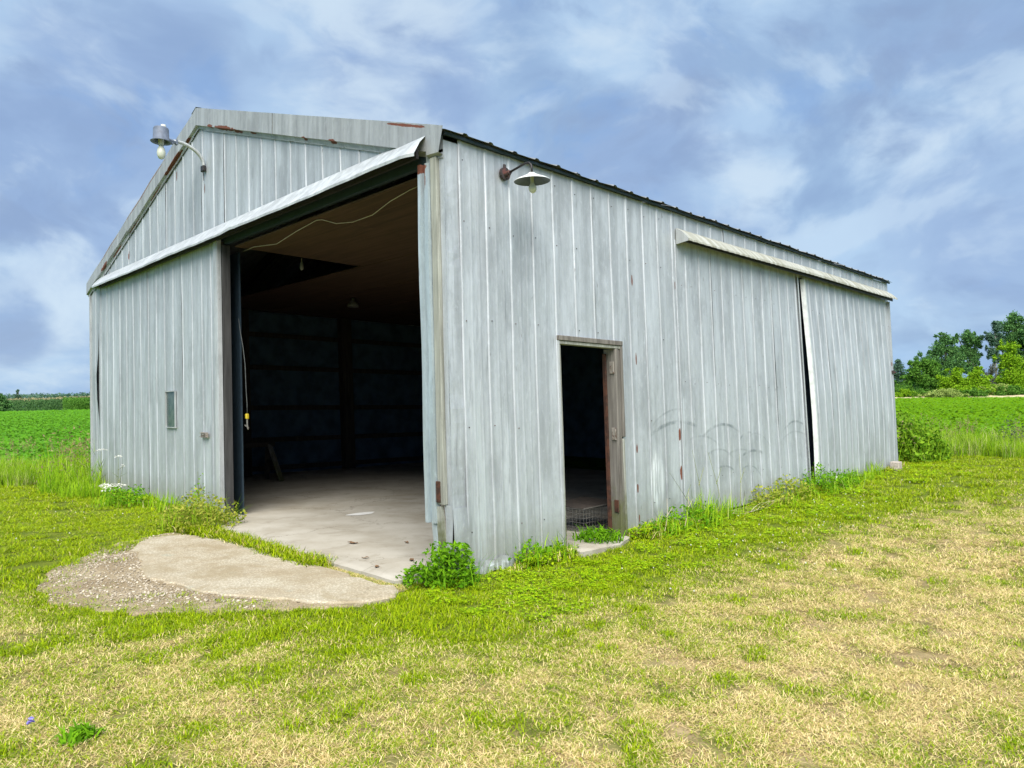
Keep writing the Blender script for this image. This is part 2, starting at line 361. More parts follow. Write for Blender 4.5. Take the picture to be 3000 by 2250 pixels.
M_cup = plain('white_paper', (0.75, 0.75, 0.72), 0.6, 0, 0.1)
def fglass(n):
    return bsdf(n, n.mix(n.ss(n.noise(n.pos(), 6, 4), 0.4, 0.7), (0.055, 0.078, 0.08), (0.10, 0.125, 0.12)), 0.25, 0, None, 0.6)
M_pane = new_mat('dusty_pane', fglass)
def fstripe(n):
    P = n.pos(); sp = n.node('ShaderNodeSeparateXYZ'); n.L.new(P, sp.inputs[0])
    a = n.noise(n.scale(P, (9, 0.6, 0.6)), 1.0, 4, 0.6); b = n.noise(P, 30, 4, 0.6)
    c = n.mix(n.ss(a, 0.38, 0.62), (0.44, 0.45, 0.41), (0.27, 0.27, 0.21))
    c = n.mix(n.math('MULTIPLY', n.ss(b, 0.5, 0.8), 0.5), c, (0.22, 0.20, 0.14))
    return bsdf(n, c, 0.6, 0.05, n.bump(b, 0.2, 0.004))
M_sidehood = new_mat('streaked_hood', fstripe)
def fconc(n):
    P = n.pos(); b = n.noise(P, 1.4, 6, 0.6); s = n.noise(P, 70, 4, 0.7); st = n.noise(n.scale(P, (1, 1, 1), (4, 7, 1)), 3.2, 6, 0.65, 1.0)
    c = n.mix(n.ss(b, 0.3, 0.7), (0.33, 0.30, 0.24), (0.45, 0.425, 0.365))
    c = n.mix(n.math('MULTIPLY', n.ss(st, 0.52, 0.72), 0.45), c, (0.19, 0.16, 0.11))
    c = n.mix(n.math('MULTIPLY', n.ss(s, 0.55, 0.75), 0.25), c, (0.20, 0.18, 0.15))
    v = n.node('ShaderNodeTexVoronoi', dict(feature='DISTANCE_TO_EDGE'), Scale=0.55)
    n.L.new(n.vmath('ADD', P, n.node('ShaderNodeCombineXYZ', None, X=n.math('MULTIPLY', st, 0.7), Y=n.math('MULTIPLY', b, 0.9), Z=0.0).outputs[0]), v.inputs['Vector'])
    c = n.mix(n.math('MULTIPLY', n.ss(v.outputs[0], 0.005, 0.002), 0.45), c, (0.09, 0.08, 0.06))
    return bsdf(n, c, 0.85, 0, n.bump(n.math('ADD', s, n.math('MULTIPLY', st, 1.5)), 0.3, 0.006), 0.25)
M_floor = new_mat('barn_concrete', fconc)
def fapron(n):
    P = n.pos(); b = n.noise(P, 1.8, 6, 0.62); vo = n.node('ShaderNodeTexVoronoi', None, Scale=52.0); n.L.new(P, vo.inputs['Vector'])
    s = n.noise(P, 120, 3, 0.7)
    c = n.mix(n.ss(b, 0.35, 0.68), (0.43, 0.365, 0.255), (0.56, 0.515, 0.405))
    c = n.mix(n.math('MULTIPLY', n.ss(vo.outputs['Distance'], 0.28, 0.50), 0.5), c, (0.22, 0.18, 0.12))
    c = n.mix(n.math('MULTIPLY', n.ss(s, 0.56, 0.72), 0.5), c, (0.72, 0.67, 0.55))
    gr = n.noise(n.scale(P, (1, 1, 1), (2, 6, 3)), 4.5, 4, 0.6)
    c = n.mix(n.math('MULTIPLY', n.ss(gr, 0.62, 0.72), 0.4), c, (0.30, 0.33, 0.27))
    st = n.noise(n.scale(P, (1, 1, 1), (8, 1, 3)), 2.4, 6, 0.65, 0.8)
    c = n.mix(n.math('MULTIPLY', n.ss(st, 0.46, 0.66), 0.55), c, (0.27, 0.215, 0.125))
    cr = n.node('ShaderNodeTexVoronoi', dict(feature='DISTANCE_TO_EDGE'), Scale=0.8)
    n.L.new(n.vmath('ADD', P, n.node('ShaderNodeCombineXYZ', None, X=n.math('MULTIPLY', st, 0.5), Y=n.math('MULTIPLY', b, 0.6), Z=0.0).outputs[0]), cr.inputs['Vector'])
    c = n.mix(n.math('MULTIPLY', n.ss(cr.outputs[0], 0.006, 0.002), 0.25), c, (0.12, 0.10, 0.07))
    return bsdf(n, c, 0.9, 0, n.bump(n.math('SUBTRACT', n.math('MULTIPLY', s, 0.6), vo.outputs['Distance']), 0.5, 0.008), 0.2)
M_apron = new_mat('exposed_aggregate', fapron)
def fdirt(n):
    P = n.pos(); b = n.noise(P, 3.0, 6, 0.65); s = n.noise(P, 90, 4, 0.7)
    c = n.mix(n.ss(b, 0.35, 0.7), (0.30, 0.235, 0.145), (0.46, 0.385, 0.26)); c = n.mix(n.ss(s, 0.4, 0.75), c, (0.10, 0.075, 0.05))
    return bsdf(n, c, 0.95, 0, n.bump(s, 0.8, 0.01), 0.1)
M_dirt = new_mat('gravelly_dirt', fdirt)
def fstone(n):
    c = n.mix(n.node('ShaderNodeAttribute', dict(attribute_name='tone', attribute_type='INSTANCER')).outputs['Fac'], (0.24, 0.20, 0.145), (0.58, 0.52, 0.415))
    return bsdf(n, c, 0.85, 0, None, 0.2)
M_stone = new_mat('gravel_stone', fstone)

def leafmat(name, ca, cb, dry_a=None, dry_b=None, trans=0.3, upn=0.45, cc=None):
    """ca..cb by the leaf's own random tone; dried colours by the tuft's dryness"""
    def f(n):
        r = n.node('ShaderNodeAttribute', dict(attribute_name='rnd')).outputs['Fac']
        c = n.mix(r, ca, cb)
        if cc is not None:
            c = n.mix(n.ss(n.noise(n.pos(), 0.9, 4, 0.6), 0.42, 0.62), c, cc)
        if dry_a is not None:
            dr = n.node('ShaderNodeAttribute', dict(attribute_name='dry', attribute_type='INSTANCER')).outputs['Fac']
            thr = n.math('ADD', n.math('MULTIPLY', dr, 1.12), n.math('MULTIPLY', n.math('SUBTRACT', n.math('FRACT', n.math('MULTIPLY', r, 7.31)), 0.5), 1.5))
            c = n.mix(n.ss(thr, 0.60, 0.80), c, n.mix(n.math('FRACT', n.math('MULTIPLY', r, 13.7)), dry_a, dry_b))
        g = n.node('ShaderNodeNewGeometry').outputs['Normal']
        nn = n.node('ShaderNodeVectorMath', dict(operation='NORMALIZE'))
        n.L.new(n.vmath('ADD', n.vmath('MULTIPLY', g, (1 - upn,) * 3), (0, 0, upn)), nn.inputs[0])
        b = n.node('ShaderNodeBsdfPrincipled', None, Roughness=0.55, Normal=nn.outputs[0]); n.set(b, 'Base Color', c); n.set(b, 'Specular IOR Level', 0.06)
        t = n.node('ShaderNodeBsdfTranslucent', None, Color=c)
        m = n.node('ShaderNodeMixShader', None, Fac=trans); n.L.new(b.outputs[0], m.inputs[1]); n.L.new(t.outputs[0], m.inputs[2])
        return m.outputs[0]
    return new_mat(name, f)
M_turf = leafmat('turf_blade', (0.085, 0.18, 0.003), (0.37, 0.47, 0.008), (0.37, 0.265, 0.09), (0.97, 0.80, 0.41), trans=0.15, upn=0.6)
M_clover = leafmat('clover_leaf', (0.12, 0.275, 0.003), (0.38, 0.52, 0.010), trans=0.2, upn=0.6)
M_tall = leafmat('tall_grass', (0.11, 0.27, 0.005), (0.34, 0.52, 0.018), (0.38, 0.42, 0.12), (0.52, 0.48, 0.25))
M_soyl = leafmat('soybean_leaf_deep', (0.085, 0.27, 0.014), (0.16, 0.38, 0.03), cc=(0.11, 0.31, 0.016), upn=0.6)
M_soy = leafmat('soybean_leaf', (0.085, 0.24, 0.004), (0.19, 0.37, 0.012), cc=(0.14, 0.31, 0.006), upn=0.7)
M_weed = leafmat('weed_leaf', (0.055, 0.18, 0.004), (0.19, 0.40, 0.012))
M_weedy = leafmat('yellow_weed', (0.14, 0.23, 0.010), (0.42, 0.42, 0.07))
M_brownseed = leafmat('seed_heads', (0.18, 0.15, 0.06), (0.38, 0.34, 0.16))
M_stalk = leafmat('plant_stalk', (0.09, 0.15, 0.03), (0.20, 0.22, 0.07), trans=0.0)
M_drystalk = leafmat('dry_stalk', (0.36, 0.32, 0.20), (0.52, 0.48, 0.34), trans=0.0)
M_white = leafmat('white_petal', (0.70, 0.70, 0.62), (0.85, 0.85, 0.80), trans=0.2)
M_violet = leafmat('violet_petal', (0.26, 0.22, 0.62), (0.40, 0.36, 0.80), trans=0.2)
M_bark = wood('bark', (0.14, 0.12, 0.10), (0.07, 0.06, 0.05))
M_barkpale = wood('pale_bark', (0.30, 0.29, 0.26), (0.16, 0.15, 0.14))
def treemat(name, a, b): return leafmat(name, a, b, trans=0.25, upn=0.25)
M_tdark = treemat('leaves_dark', (0.045, 0.13, 0.04), (0.13, 0.27, 0.075))
M_tmid = treemat('leaves_mid', (0.05, 0.15, 0.018), (0.13, 0.27, 0.035))
M_tbright = treemat('leaves_bright', (0.12, 0.27, 0.008), (0.27, 0.44, 0.02))
M_bush = treemat('bush_leaves', (0.07, 0.19, 0.008), (0.24, 0.40, 0.025))
M_tgrey = treemat('leaves_grey', (0.07, 0.09, 0.06), (0.14, 0.15, 0.10))
M_tpale = treemat('leaves_pale', (0.20, 0.30, 0.06), (0.42, 0.50, 0.15))
M_tblue = treemat('leaves_bluish', (0.05, 0.12, 0.075), (0.12, 0.20, 0.13))
M_corn = treemat('corn_leaves', (0.035, 0.10, 0.03), (0.10, 0.19, 0.06))
M_tassel = treemat('corn_tassels', (0.22, 0.21, 0.10), (0.36, 0.32, 0.18))
def fground(n):
    P = n.pos(); dr = n.node('ShaderNodeAttribute', dict(attribute_name='dry')).outputs['Fac']
    a = n.noise(P, 6, 6, 0.65); b = n.noise(P, 60, 4, 0.7)
    c = n.mix(dr, n.mix(n.ss(a, 0.3, 0.7), (0.08, 0.12, 0.012), (0.14, 0.17, 0.02)), n.mix(n.ss(a, 0.3, 0.7), (0.20, 0.145, 0.075), (0.38, 0.29, 0.155)))
    c = n.mix(n.math('MULTIPLY', n.ss(b, 0.5, 0.75), 0.4), c, (0.08, 0.065, 0.035))
    return bsdf(n, c, 0.95, 0, n.bump(n.math('ADD', a, b), 0.6, 0.02), 0.1)
M_ground = new_mat('lawn_soil', fground)
def ffield(n):
    P = n.pos(); a = n.noise(P, 0.35, 6, 0.65); b = n.noise(P, 3.0, 6, 0.7)
    c = n.mix(n.ss(a, 0.35, 0.65), (0.05, 0.17, 0.012), (0.08, 0.22, 0.018)); c = n.mix(n.ss(b, 0.45, 0.75), c, (0.03, 0.08, 0.01))
    return bsdf(n, c, 0.95, 0, n.bump(b, 0.9, 0.25), 0.1)
M_field = new_mat('field_soil', ffield)
M_stubble = plain('dry_stubble', (0.42, 0.36, 0.22), 0.95, 0, 0.4, 2, 0.1)

# ------------------------------------------------------------------ ground
def vnoise(x, y, seed=0, oct=4):
    """value noise in numpy"""
    x = np.asarray(x, float); y = np.asarray(y, float); tot = np.zeros_like(x); amp = 1.0; norm = 0
    for o in range(oct):
        xi = np.floor(x).astype(int); yi = np.floor(y).astype(int); fx = x - xi; fy = y - yi
        fx = fx * fx * (3 - 2 * fx); fy = fy * fy * (3 - 2 * fy)
        def h(i, j):
            v = np.sin((i * 127.1 + j * 311.7 + (seed + o) * 74.7)) * 43758.5453
            return v - np.floor(v)
        v = h(xi, yi) * (1 - fx) * (1 - fy) + h(xi + 1, yi) * fx * (1 - fy) + h(xi, yi + 1) * (1 - fx) * fy + h(xi + 1, yi + 1) * fx * fy
        tot += amp * v; norm += amp; amp *= 0.55; x = x * 2.03 + 13.1; y = y * 2.03 + 7.7
    return tot / norm
sstep = lambda t, a, b: (lambda q: q * q * (3 - 2 * q))(np.clip((np.asarray(t, float) - a) / (b - a), 0, 1))
def dryness(x, y):
    x = np.asarray(x, float); y = np.asarray(y, float)
    side = -y - np.clip((x - 4.0) * 0.22, 0, 1.3)                      # distance out from the side wall
    front = -x - 1.7 + 0.55 * sstep(y, 3.4, 1.6)
    dist = np.where(y < 0.2, np.where(x > -0.4, side, np.hypot(np.minimum(x + 0.4, 0), np.minimum(y, 0))), front)
    d = 0.86 * sstep(dist, 0.85, 2.2)
    left = sstep(y, 3.0, 5.0)
    d = d * (1 - 0.85 * left) * (1 - 0.45 * sstep(x, 5, 9)) + 0.08 * left
    d = d * (0.80 + 0.20 * sstep(x + 0.0, -2.5, 0.5)) - 0.16 * sstep(y, -2.0, 0.5)
    nz = vnoise(x * 1.5, y * 1.5, 3, 4); nz2 = vnoise(x * 0.5 + 9, y * 0.5, 8, 3)
    nz3 = vnoise(x * 5.5 + 3, y * 5.5, 15, 2)
    d = d + (nz - 0.5) * 0.55 + (nz2 - 0.5) * 0.5 * d + (nz3 - 0.5) * 1.05 * np.clip(d * 2, 0, 1)
    spots = sstep(vnoise(x * 6.5 + 40, y * 6.5, 21, 2), 0.60, 0.72)     # green tussocks that stay alive in the dead turf
    return np.clip(d - 0.62 * spots, 0, 1)
def grid_mesh(name, xs, ys, hfun, attrs=None):
    X, Y = np.meshgrid(xs, ys, indexing='ij'); Z = hfun(X, Y); nx, ny = X.shape
    V = np.stack([X, Y, Z], -1).reshape(-1, 3); idx = np.arange(nx * ny).reshape(nx, ny)
    F = np.stack([idx[:-1, :-1], idx[1:, :-1], idx[1:, 1:], idx[:-1, 1:]], -1).reshape(-1, 4)
    return mesh_np(name, V, F, {k: f(X, Y).ravel() for k, f in (attrs or {}).items()}, True)
def lawn_h(x, y):
    z = ground_h(x, y) + (vnoise(x * 1.1, y * 1.1, 5, 3) - 0.5) * 0.05 - 0.012
    inside = (x > -2.7) & (x < 11.4) & (y > -0.30) & (y < 11.0)
    near = np.clip(1 - np.maximum(np.maximum(-2.7 - x, x - 11.4), np.maximum(-0.3 - y, y - 11.0)) / 0.6, 0, 1)
    flat = ground_h(x, y) - 0.02
    flat = np.where((x > 0) & (x < 11) & (y > 0.1) & (y < 10.2), -0.10, flat)
    return np.where(inside, flat, z * (1 - near) + flat * near)
LX0, LX1, LY0, LY1 = -16.0, 13.9, -16.0, 11.4
xs = np.unique(np.concatenate([np.arange(LX0, -6, 0.6), np.arange(-6, LX1, 0.14), [LX1]]))
ys = np.unique(np.concatenate([np.arange(LY0, -6, 0.6), np.arange(-6, LY1, 0.14), [LY1]]))
me = grid_mesh('lawn', xs, ys, lawn_h, dict(dry=dryness)); me.materials.append(M_ground)
tag(link('lawn', me), kind='structure')
g = np.array([-900, -500, -250, -120, -60, -30, -16, -8, 0, 7, 14, 16, 20, 26, 34, 44, 56, 70, 86, 104, 130, 160, 220, 350, 600, 1000.])
me = grid_mesh('field', g, g, lambda x, y: ground_h(x, y) - 0.14 + (vnoise(x * .05, y * .05, 2, 2) - .5) * np.clip((np.hypot(x, y) - 20) / 100, 0, 1) * 0.6); me.materials.append(M_field)
tag(link('field', me), kind='structure')

# ------------------------------------------------------------------ floor slab, apron, dirt
def slab(name, poly, z1, z0, mat, rough=0.0, jitter=0.0):
    """flat slab with a worn, uneven edge"""
    pts = []
    for i, p in enumerate(poly):
        q = poly[(i + 1) % len(poly)]; k = max(1, int(math.hypot(q[0] - p[0], q[1] - p[1]) / 0.12))
        for j in range(k):
            t = j / k; pts.append((p[0] + (q[0] - p[0]) * t, p[1] + (q[1] - p[1]) * t))
    rr = random.Random(len(pts)); pts = [(x + rr.uniform(-jitter, jitter) + rough * math.sin(x * 9 + y * 13) * math.sin(y * 5.3 + 1), y + rr.uniform(-jitter, jitter) + rough * math.sin(x * 11 - y * 8)) for x, y in pts]
    cx = sum(p[0] for p in pts) / len(pts); cy = sum(p[1] for p in pts) / len(pts); n_ = len(pts)
    V = [(x, y, z0) for x, y in pts] + [(x, y, z1 - 0.012) for x, y in pts]
    V += [(x + (cx - x) * 0.012, y + (cy - y) * 0.012, z1) for x, y in pts]
    F = [(k * n_ + i, k * n_ + (i + 1) % n_, (k + 1) * n_ + (i + 1) % n_, (k + 1) * n_ + i) for k in (0, 1) for i in range(n_)]
    F.append(tuple(2 * n_ + i for i in range(n_)))
    mb = MB(); mb.add(V, F); return mb.build(name, mat)
o = slab('barn_floor', [(-0.50, 0.14), (0.05, 0.06), (1.42, 0.03), (1.42, -0.20), (2.0, -0.22), (2.42, -0.05), (2.42, 0.05), (10.9, 0.05), (10.9, 10.2), (0.02, 10.2), (0.02, 4.7), (-0.46, 4.5)], 0.045, -0.25, M_floor, jitter=0.006)
tag(o, kind='structure')
APRON = [(-0.61, -0.05), (-0.75, -0.17), (-0.95, -0.17), (-1.13, -0.09), (-1.40, 0.43), (-1.58, 0.75), (-1.68, 1.0), (-1.78, 1.4), (-1.80, 1.77), (-1.75, 2.2), (-1.65, 2.6), (-1.53, 3.1), (-1.38, 3.54), (-1.15, 3.72), (-0.91, 3.69), (-0.66, 3.3), (-0.60, 1.4)]
o = slab('concrete_apron', APRON, 0.022, -0.2, M_apron, rough=0.035, jitter=0.024); tag(o, kind='structure')
DIRT = [(-0.80, 0.05), (-1.18, 0.02), (-1.52, 0.34), (-1.95, 0.62), (-2.35, 1.1), (-2.55, 1.6), (-2.50, 2.2), (-2.22, 2.85), (-1.80, 3.30), (-1.45, 3.75), (-1.0, 3.90), (-0.6, 3.85), (-0.35, 4.2), (-0.45, 0.2)]
o = slab('gravel_ground', [(np.mean(DIRT, axis=0)[0] + (a - np.mean(DIRT, axis=0)[0]) * 1.06, np.mean(DIRT, axis=0)[1] + (b - np.mean(DIRT, axis=0)[1]) * 1.06) for a, b in DIRT], 0.002, -0.12, M_dirt, jitter=0.05); tag(o, kind='structure')

def inpoly(x, y, poly):
    r = np.zeros(np.shape(x), bool); n_ = len(poly)
    for i in range(n_):
        (x0, y0), (x1, y1) = poly[i], poly[(i + 1) % n_]
        c = ((y0 > y) != (y1 > y)) & (x < (x1 - x0) * (y - y0) / (y1 - y0 + 1e-12) + x0); r ^= c
    return r

# ------------------------------------------------------------------ barn
barn = empty('barn', 'large grey galvanised metal barn with open sliding front door and gable roof', 'barn')
def part(name, mb, mat, parent=None, smooth=False, label=None):
    o = mb.build(name, mat, parent or barn, True, smooth)
    if label: o['label'] = label
    return o
CNT = [0]
def sheet(name, parent, plane, u0, u1, z0, z1, ribs, mat, off=0.0, offfn=None, holes=(), rows=9, rib_h=0.0075, dent=0.004, minor=False):
    """one corrugated sheet; plane 'x' = side wall (u along X), 'y' = front wall (u along Y), 'roof' handled elsewhere"""
    CNT[0] += 1; k = CNT[0]; rr = random.Random(k); odd = 0.0022 * (k % 2)
    pr = {u0: 0.0, u1: 0.0}
    for i, r in enumerate(ribs):
        if u0 - 0.03 < r < u1 + 0.03:
            for du, h in ((-0.030, 0), (-0.019, -.3), (-0.0085, 1), (0.0085, 1), (0.016, 0)):
                if u0 <= r + du <= u1: pr[r + du] = h * rib_h
            if abs(u0 - r) < 0.012: pr[u0] = rib_h
            if abs(u1 - r) < 0.012: pr[u1] = rib_h
        if minor and i + 1 < len(ribs):
            for t in (0.36, 0.66):
                c = r + (ribs[i + 1] - r) * t
                for du, h in ((-0.018, 0), (0.0, 1), (0.018, 0)):
                    if u0 + 0.002 < c + du < u1 - 0.002: pr[c + du] = h * rib_h * 0.25
    keys = sorted(pr)
    for (a, b, c_, d_) in holes:
        for q in (a, b):
            if u0 < q < u1 and q not in pr: pr[q] = float(np.interp(q, keys, [pr[x] for x in keys]))
    us = sorted(pr)
    Zb = (lambda u: z0(u)) if callable(z0) else (lambda u: z0); Zt = (lambda u: z1(u)) if callable(z1) else (lambda u: z1)
    ts = [i / rows for i in range(rows + 1)]
    if holes:
        b0, t0 = Zb(u0), Zt(u0)
        for h in holes: ts += [(h[2] - b0) / (t0 - b0), (h[3] - b0) / (t0 - b0)]
        ts = sorted(t for t in set(ts) if 0 <= t <= 1)
    V = []; sd = rr.uniform(0, 99)
    for t in ts:
        for u in us:
            z = Zb(u) + (Zt(u) - Zb(u)) * t
            wav = dent * (math.sin(z * 2.1 + sd) * 0.5 + math.sin(u * 9.0 + z * 1.3 + sd * 2) * 0.35 + math.sin(z * 7.3 + u * 21 + sd) * 0.25)
            o_ = off + odd + pr[u] + wav + (offfn(u, z) if offfn else 0)
            uu = u + (0.0045 * math.sin(z * 1.9 + sd + u * 2) + 0.002 * math.sin(z * 6.1 + sd * 3 + u * 7) if 0.03 < u - u0 and u < u1 - 0.03 else 0)
            V.append((uu, -o_, z) if plane == 'x' else (-o_, uu, z))
    m = len(us); F = []
    for i in range(len(ts) - 1):
        for j in range(m - 1):
            uc = (us[j] + us[j + 1]) / 2; zc = V[i * m + j][2] * 0.5 + V[(i + 1) * m + j][2] * 0.5
            if any(a < uc < b and c_ < zc < d_ for a, b, c_, d_ in holes): continue
            F.append((i * m + j, i * m + j + 1, (i + 1) * m + j + 1, (i + 1) * m + j))
    if not F: return None
    mb = MB(); mb.add(V, F); return mb.build(name, mat, parent, True)
roofz = lambda y: 3.80 + (y + 0.08) * (APEXZ - 3.80) / (APEXY + 0.08) if y < APEXY else APEXZ - (y - APEXY) * (APEXZ - 3.80) / (W + 0.08 - APEXY)
wall_top = lambda y: roofz(y) - 0.03
base_s = lambda x: gh(x, 0) + 0.045 + (-0.05 if x < .8 else 0.0)

# side wall sheets
ribs_s = [0.178 + 0.305 * i for i in range(40)]
edges = [0.155] + [0.178 + 0.915 * i for i in range(1, 13)]
DOORH = (1.40, 2.41, -1.0, 2.13)
for i in range(12):
    u0, u1 = edges[i], min(edges[i + 1], L)
    if u1 - u0 < 0.05: continue
    if u1 < 3.6: segs = [(u0, u1, base_s, 3.775, [DOORH])]
    elif u0 < 3.5: segs = [(u0, 3.578, base_s, 3.775, []), (3.578, u1, lambda x: 3.40, 3.775, [])]
    else: segs = [(u0, u1, lambda x: 3.40, 3.775, [])]
    for a, b, z0, z1, hs in segs:
        hs = [h for h in hs if a < h[1] and b > h[0]]
        if hs:
            za = base_s((a + b) / 2); sheet('wall_panel', barn, 'x', a, b, za, z1, ribs_s, M_side, holes=hs)
        else: sheet('wall_panel', barn, 'x', a, b, z0, z1, ribs_s, M_side, minor=(i == 0))
# corner piece of the side: flat, dented
def dents(u, z): return 0.006 * math.sin(z * 5 + u * 9) + 0.006 * math.exp(-((z - .35) / .18) ** 2) - 0.006 * math.exp(-((z - 1.55) / .1) ** 2)
sheet('corner_flashing', barn, 'x', 0.0, 0.185, 0.56, 3.74, [], M_side, off=-0.002, offfn=dents, rows=26)
sheet('corner_flashing', barn, 'x', -0.004, 0.186, 0.0, 0.575, [], M_side, off=0.004, offfn=lambda u, z: dents(u, z), rows=14)
sheet('corner_flashing', barn, 'y', -0.012, 0.048, 0.58, 3.63, [], M_front, off=0.012, rows=16)
sheet('corner_flashing', barn, 'y', -0.018, 0.085, 0.0, 0.60, [], M_front, off=0.014, offfn=lambda u, z: 0.006 * math.sin(u * 22 + z * 7) + 0.006 * math.sin(z * 11), rows=18)
# crumpled foot of the first sheets
mb = MB(); V = []; nu = 16
for i in range(nu + 1):
    u = 0.15 + i / nu * 0.52
    for j, (o_, z) in enumerate(((0.020, 0.085), (0.026, 0.045), (0.024, -0.015))):
        V.append((u, -(o_ + 0.005 * math.sin(u * 31 + j * 2)), z + 0.010 * math.sin(u * 26 + j) + (0.03 * (u - .15) if j == 0 else 0)))
mb.add(V, [(i * 3 + j, i * 3 + 3 + j, i * 3 + 4 + j, i * 3 + 1 + j) for i in range(nu) for j in range(2)])
part('kick_flashing', mb, M_side)

# sliding doors on the side wall
def side_door(name, u0, u1, ribs, cuts, zb, zt, off0, kick, lab):
    d = bpy.data.objects.new(name, None); COL.objects.link(d); d.parent = barn; d['label'] = lab
    for a, b in zip(cuts[:-1], cuts[1:]):
        sheet('door_panel', d, 'x', a, b, zb, zt, ribs, M_side, off=off0, offfn=kick, minor=False, rib_h=0.008)
    return d
k1 = lambda u, z: -0.019 * max(0, 1 - (u - 3.57) / .5) + 0.06 * max(0, (u - 4.6) / 2.4) * (1 - z / 3.4)
rib1 = [3.585, 3.80] + [4.084 + 0.277 * i for i in range(11)]
d1 = side_door('sliding_door', 3.57, 6.90, rib1, [3.57, 4.361, 5.192, 6.023, 6.901], lambda x: gh(x, 0) + 0.03, 3.44, 0.022, k1, 'closed sliding door with dark curved scuffs, left of the dark gap')
mb = MB(); V = []
for z in (0.24, 1.2, 2.2, 3.40):
    o_ = 0.045 + k1(6.985, z); V += [(6.875, -o_ - .006, z), (6.905, -o_ - .010, z), (6.912, -o_ + .05, z)]
mb.add(V, [(3 * i + j, 3 * i + j + 1, 3 * i + j + 4, 3 * i + j + 3) for i in range(3) for j in range(2)]); mb.build('edge_trim', M_hood, d1, True)
k2 = lambda u, z: 0.06 * max(0, 1 - (u - 7.06) / 3.0) * (1 - z / 3.4) + 0.03 * math.sin(z * 1.2)
rib2 = [7.30 + 0.264 * i for i in range(14)]
d2 = side_door('sliding_door', 7.095, 10.86, rib2, [7.095, 7.828, 8.62, 9.412, 10.204, 10.86], lambda x: gh(x, 0) + 0.03, 3.42, 0.055, k2, 'far sliding door hanging askew, right of the dark gap')
mb = MB(); V = []
for i in range(7):
    z = 0.20 + i * 0.53; o_ = 0.06 + k2(7.07, z); V += [(7.165, -o_ - .012, z), (7.105, -o_ - .020, z), (7.080, -o_ + .035, z)]
mb.add(V, [(3 * i + j, 3 * i + j + 1, 3 * i + j + 4, 3 * i + j + 3) for i in range(6) for j in range(2)]); mb.build('edge_trim', M_paletrim, d2, True)['label'] = 'pale bent edge strip beside the dark gap'
mb = MB(); mb.box((10.80, -0.10, 2.02), (10.90, -0.075, 2.08)); mb.box((10.87, -0.12, 2.03), (10.93, -0.08, 2.06)); mb.build('latch', M_bracket, d2, True)
mb = MB(); mb.box((10.862, -0.085, 0.33), (10.875, -0.02, 3.40)); mb.build('edge_trim', M_front, d2, True)
mb = MB(); mb.box((6.95, 0.10, 0.2), (7.16, 0.14, 3.4)); part('post', mb, M_darkwood)

# hood over the side doors: corrugated streaked sheet with an end plate
mb = MB(); V = []; nu = 150
for i in range(nu + 1):
    x = 3.60 + i / nu * 7.30; w = 0.006 * math.sin(i * 2 * math.pi / 3.0) + 0.012 * math.sin(x * 1.1)
    zt = 3.575 + (x - 3.6) * 0.004; ex = 0.05 * max(0, (x - 10.6) / 0.3)
    V += [(x, -0.018, zt + 0.012 + w * .3), (x + ex, -0.105, zt - 0.045 + w), (x + ex * 2, -0.185, zt - 0.135 + w), (x + ex * 2, -0.188, zt - 0.165 + w * .5)]
mb.add(V, [(i * 4 + j, i * 4 + 4 + j, i * 4 + 5 + j, i * 4 + 1 + j) for i in range(nu) for j in range(3)])
hood_s = part('door_hood', mb, M_sidehood)
mb = MB(); P_ = [(-0.016, 3.585), (-0.10, 3.53), (-0.182, 3.44), (-0.182, 3.405), (-0.016, 3.385)]
mb.add([(3.595, y, z) for y, z in P_] + [(3.607, y, z) for y, z in P_], [(0, 1, 2, 3, 4), (9, 8, 7, 6, 5)] + [(i, i + 5, (i + 1) % 5 + 5, (i + 1) % 5) for i in range(5)])
mb.build('end_plate', M_plain, hood_s, True)
mb = MB(); mb.box((3.62, -0.14, 3.40), (10.88, -0.125, 3.46)); mb.build('door_track', M_black, hood_s, True)

# walk door: frame, jambs, hinge leaves
wf = bpy.data.objects.new('door_frame', None); COL.objects.link(wf); wf.parent = barn
mb = MB(); mb.box((1.385, -0.035, 2.085), (2.425, 0.10, 2.135), 0.004); mb.build('lintel', M_greywood, wf, True)
mb = MB(); mb.box((1.40, -0.022, 2.05), (2.41, 0.06, 2.083), 0.003); mb.build('door_stop', M_post, wf, True)
mb = MB(); mb.box((1.388, -0.022, -0.02), (1.402, 0.10, 2.084)); mb.build('jamb', M_plain, wf, True)
mb = MB(); mb.box((1.404, -0.012, 0.05), (1.43, 0.02, 2.05), 0.003); mb.build('edge_trim', M_post, wf, True)
mb = MB(); mb.box((2.30, -0.024, 0.02), (2.345, 0.14, 2.048), 0.004); mb.build('jamb', M_greywood, wf, True)
mb = MB(); mb.box((2.348, -0.012, 0.02), (2.385, 0.14, 2.084), 0.004); mb.build('jamb', M_greywood, wf, True)
mb = MB(); mb.box((2.387, -0.030, 1.10), (2.424, 0.02, 2.084), 0.004); mb.build('casing', M_greywood, wf, True)
mb = MB(); mb.box((2.387, -0.020, 0.02), (2.420, 0.02, 1.08), 0.006); mb.build('casing', M_post, wf, True)
mb = MB(); mb.box((2.278, 0.10, 0.10), (2.298, 0.145, 2.0), 0.003); o = mb.build('door_stop', M_rustbar, wf, True); o['label'] = 'rust brown edge strip'
for z in (1.78, 1.07, 0.30):
    mb = MB(); mb.box((2.286, 0.0, z), (2.2985, 0.055, z + 0.13), 0.003); mb.tube([(2.284, 0.0, z), (2.284, 0.0, z + .13)], 0.008, 6); mb.build('hinge', M_handle if z > 0.5 else M_rustbar, wf, True)

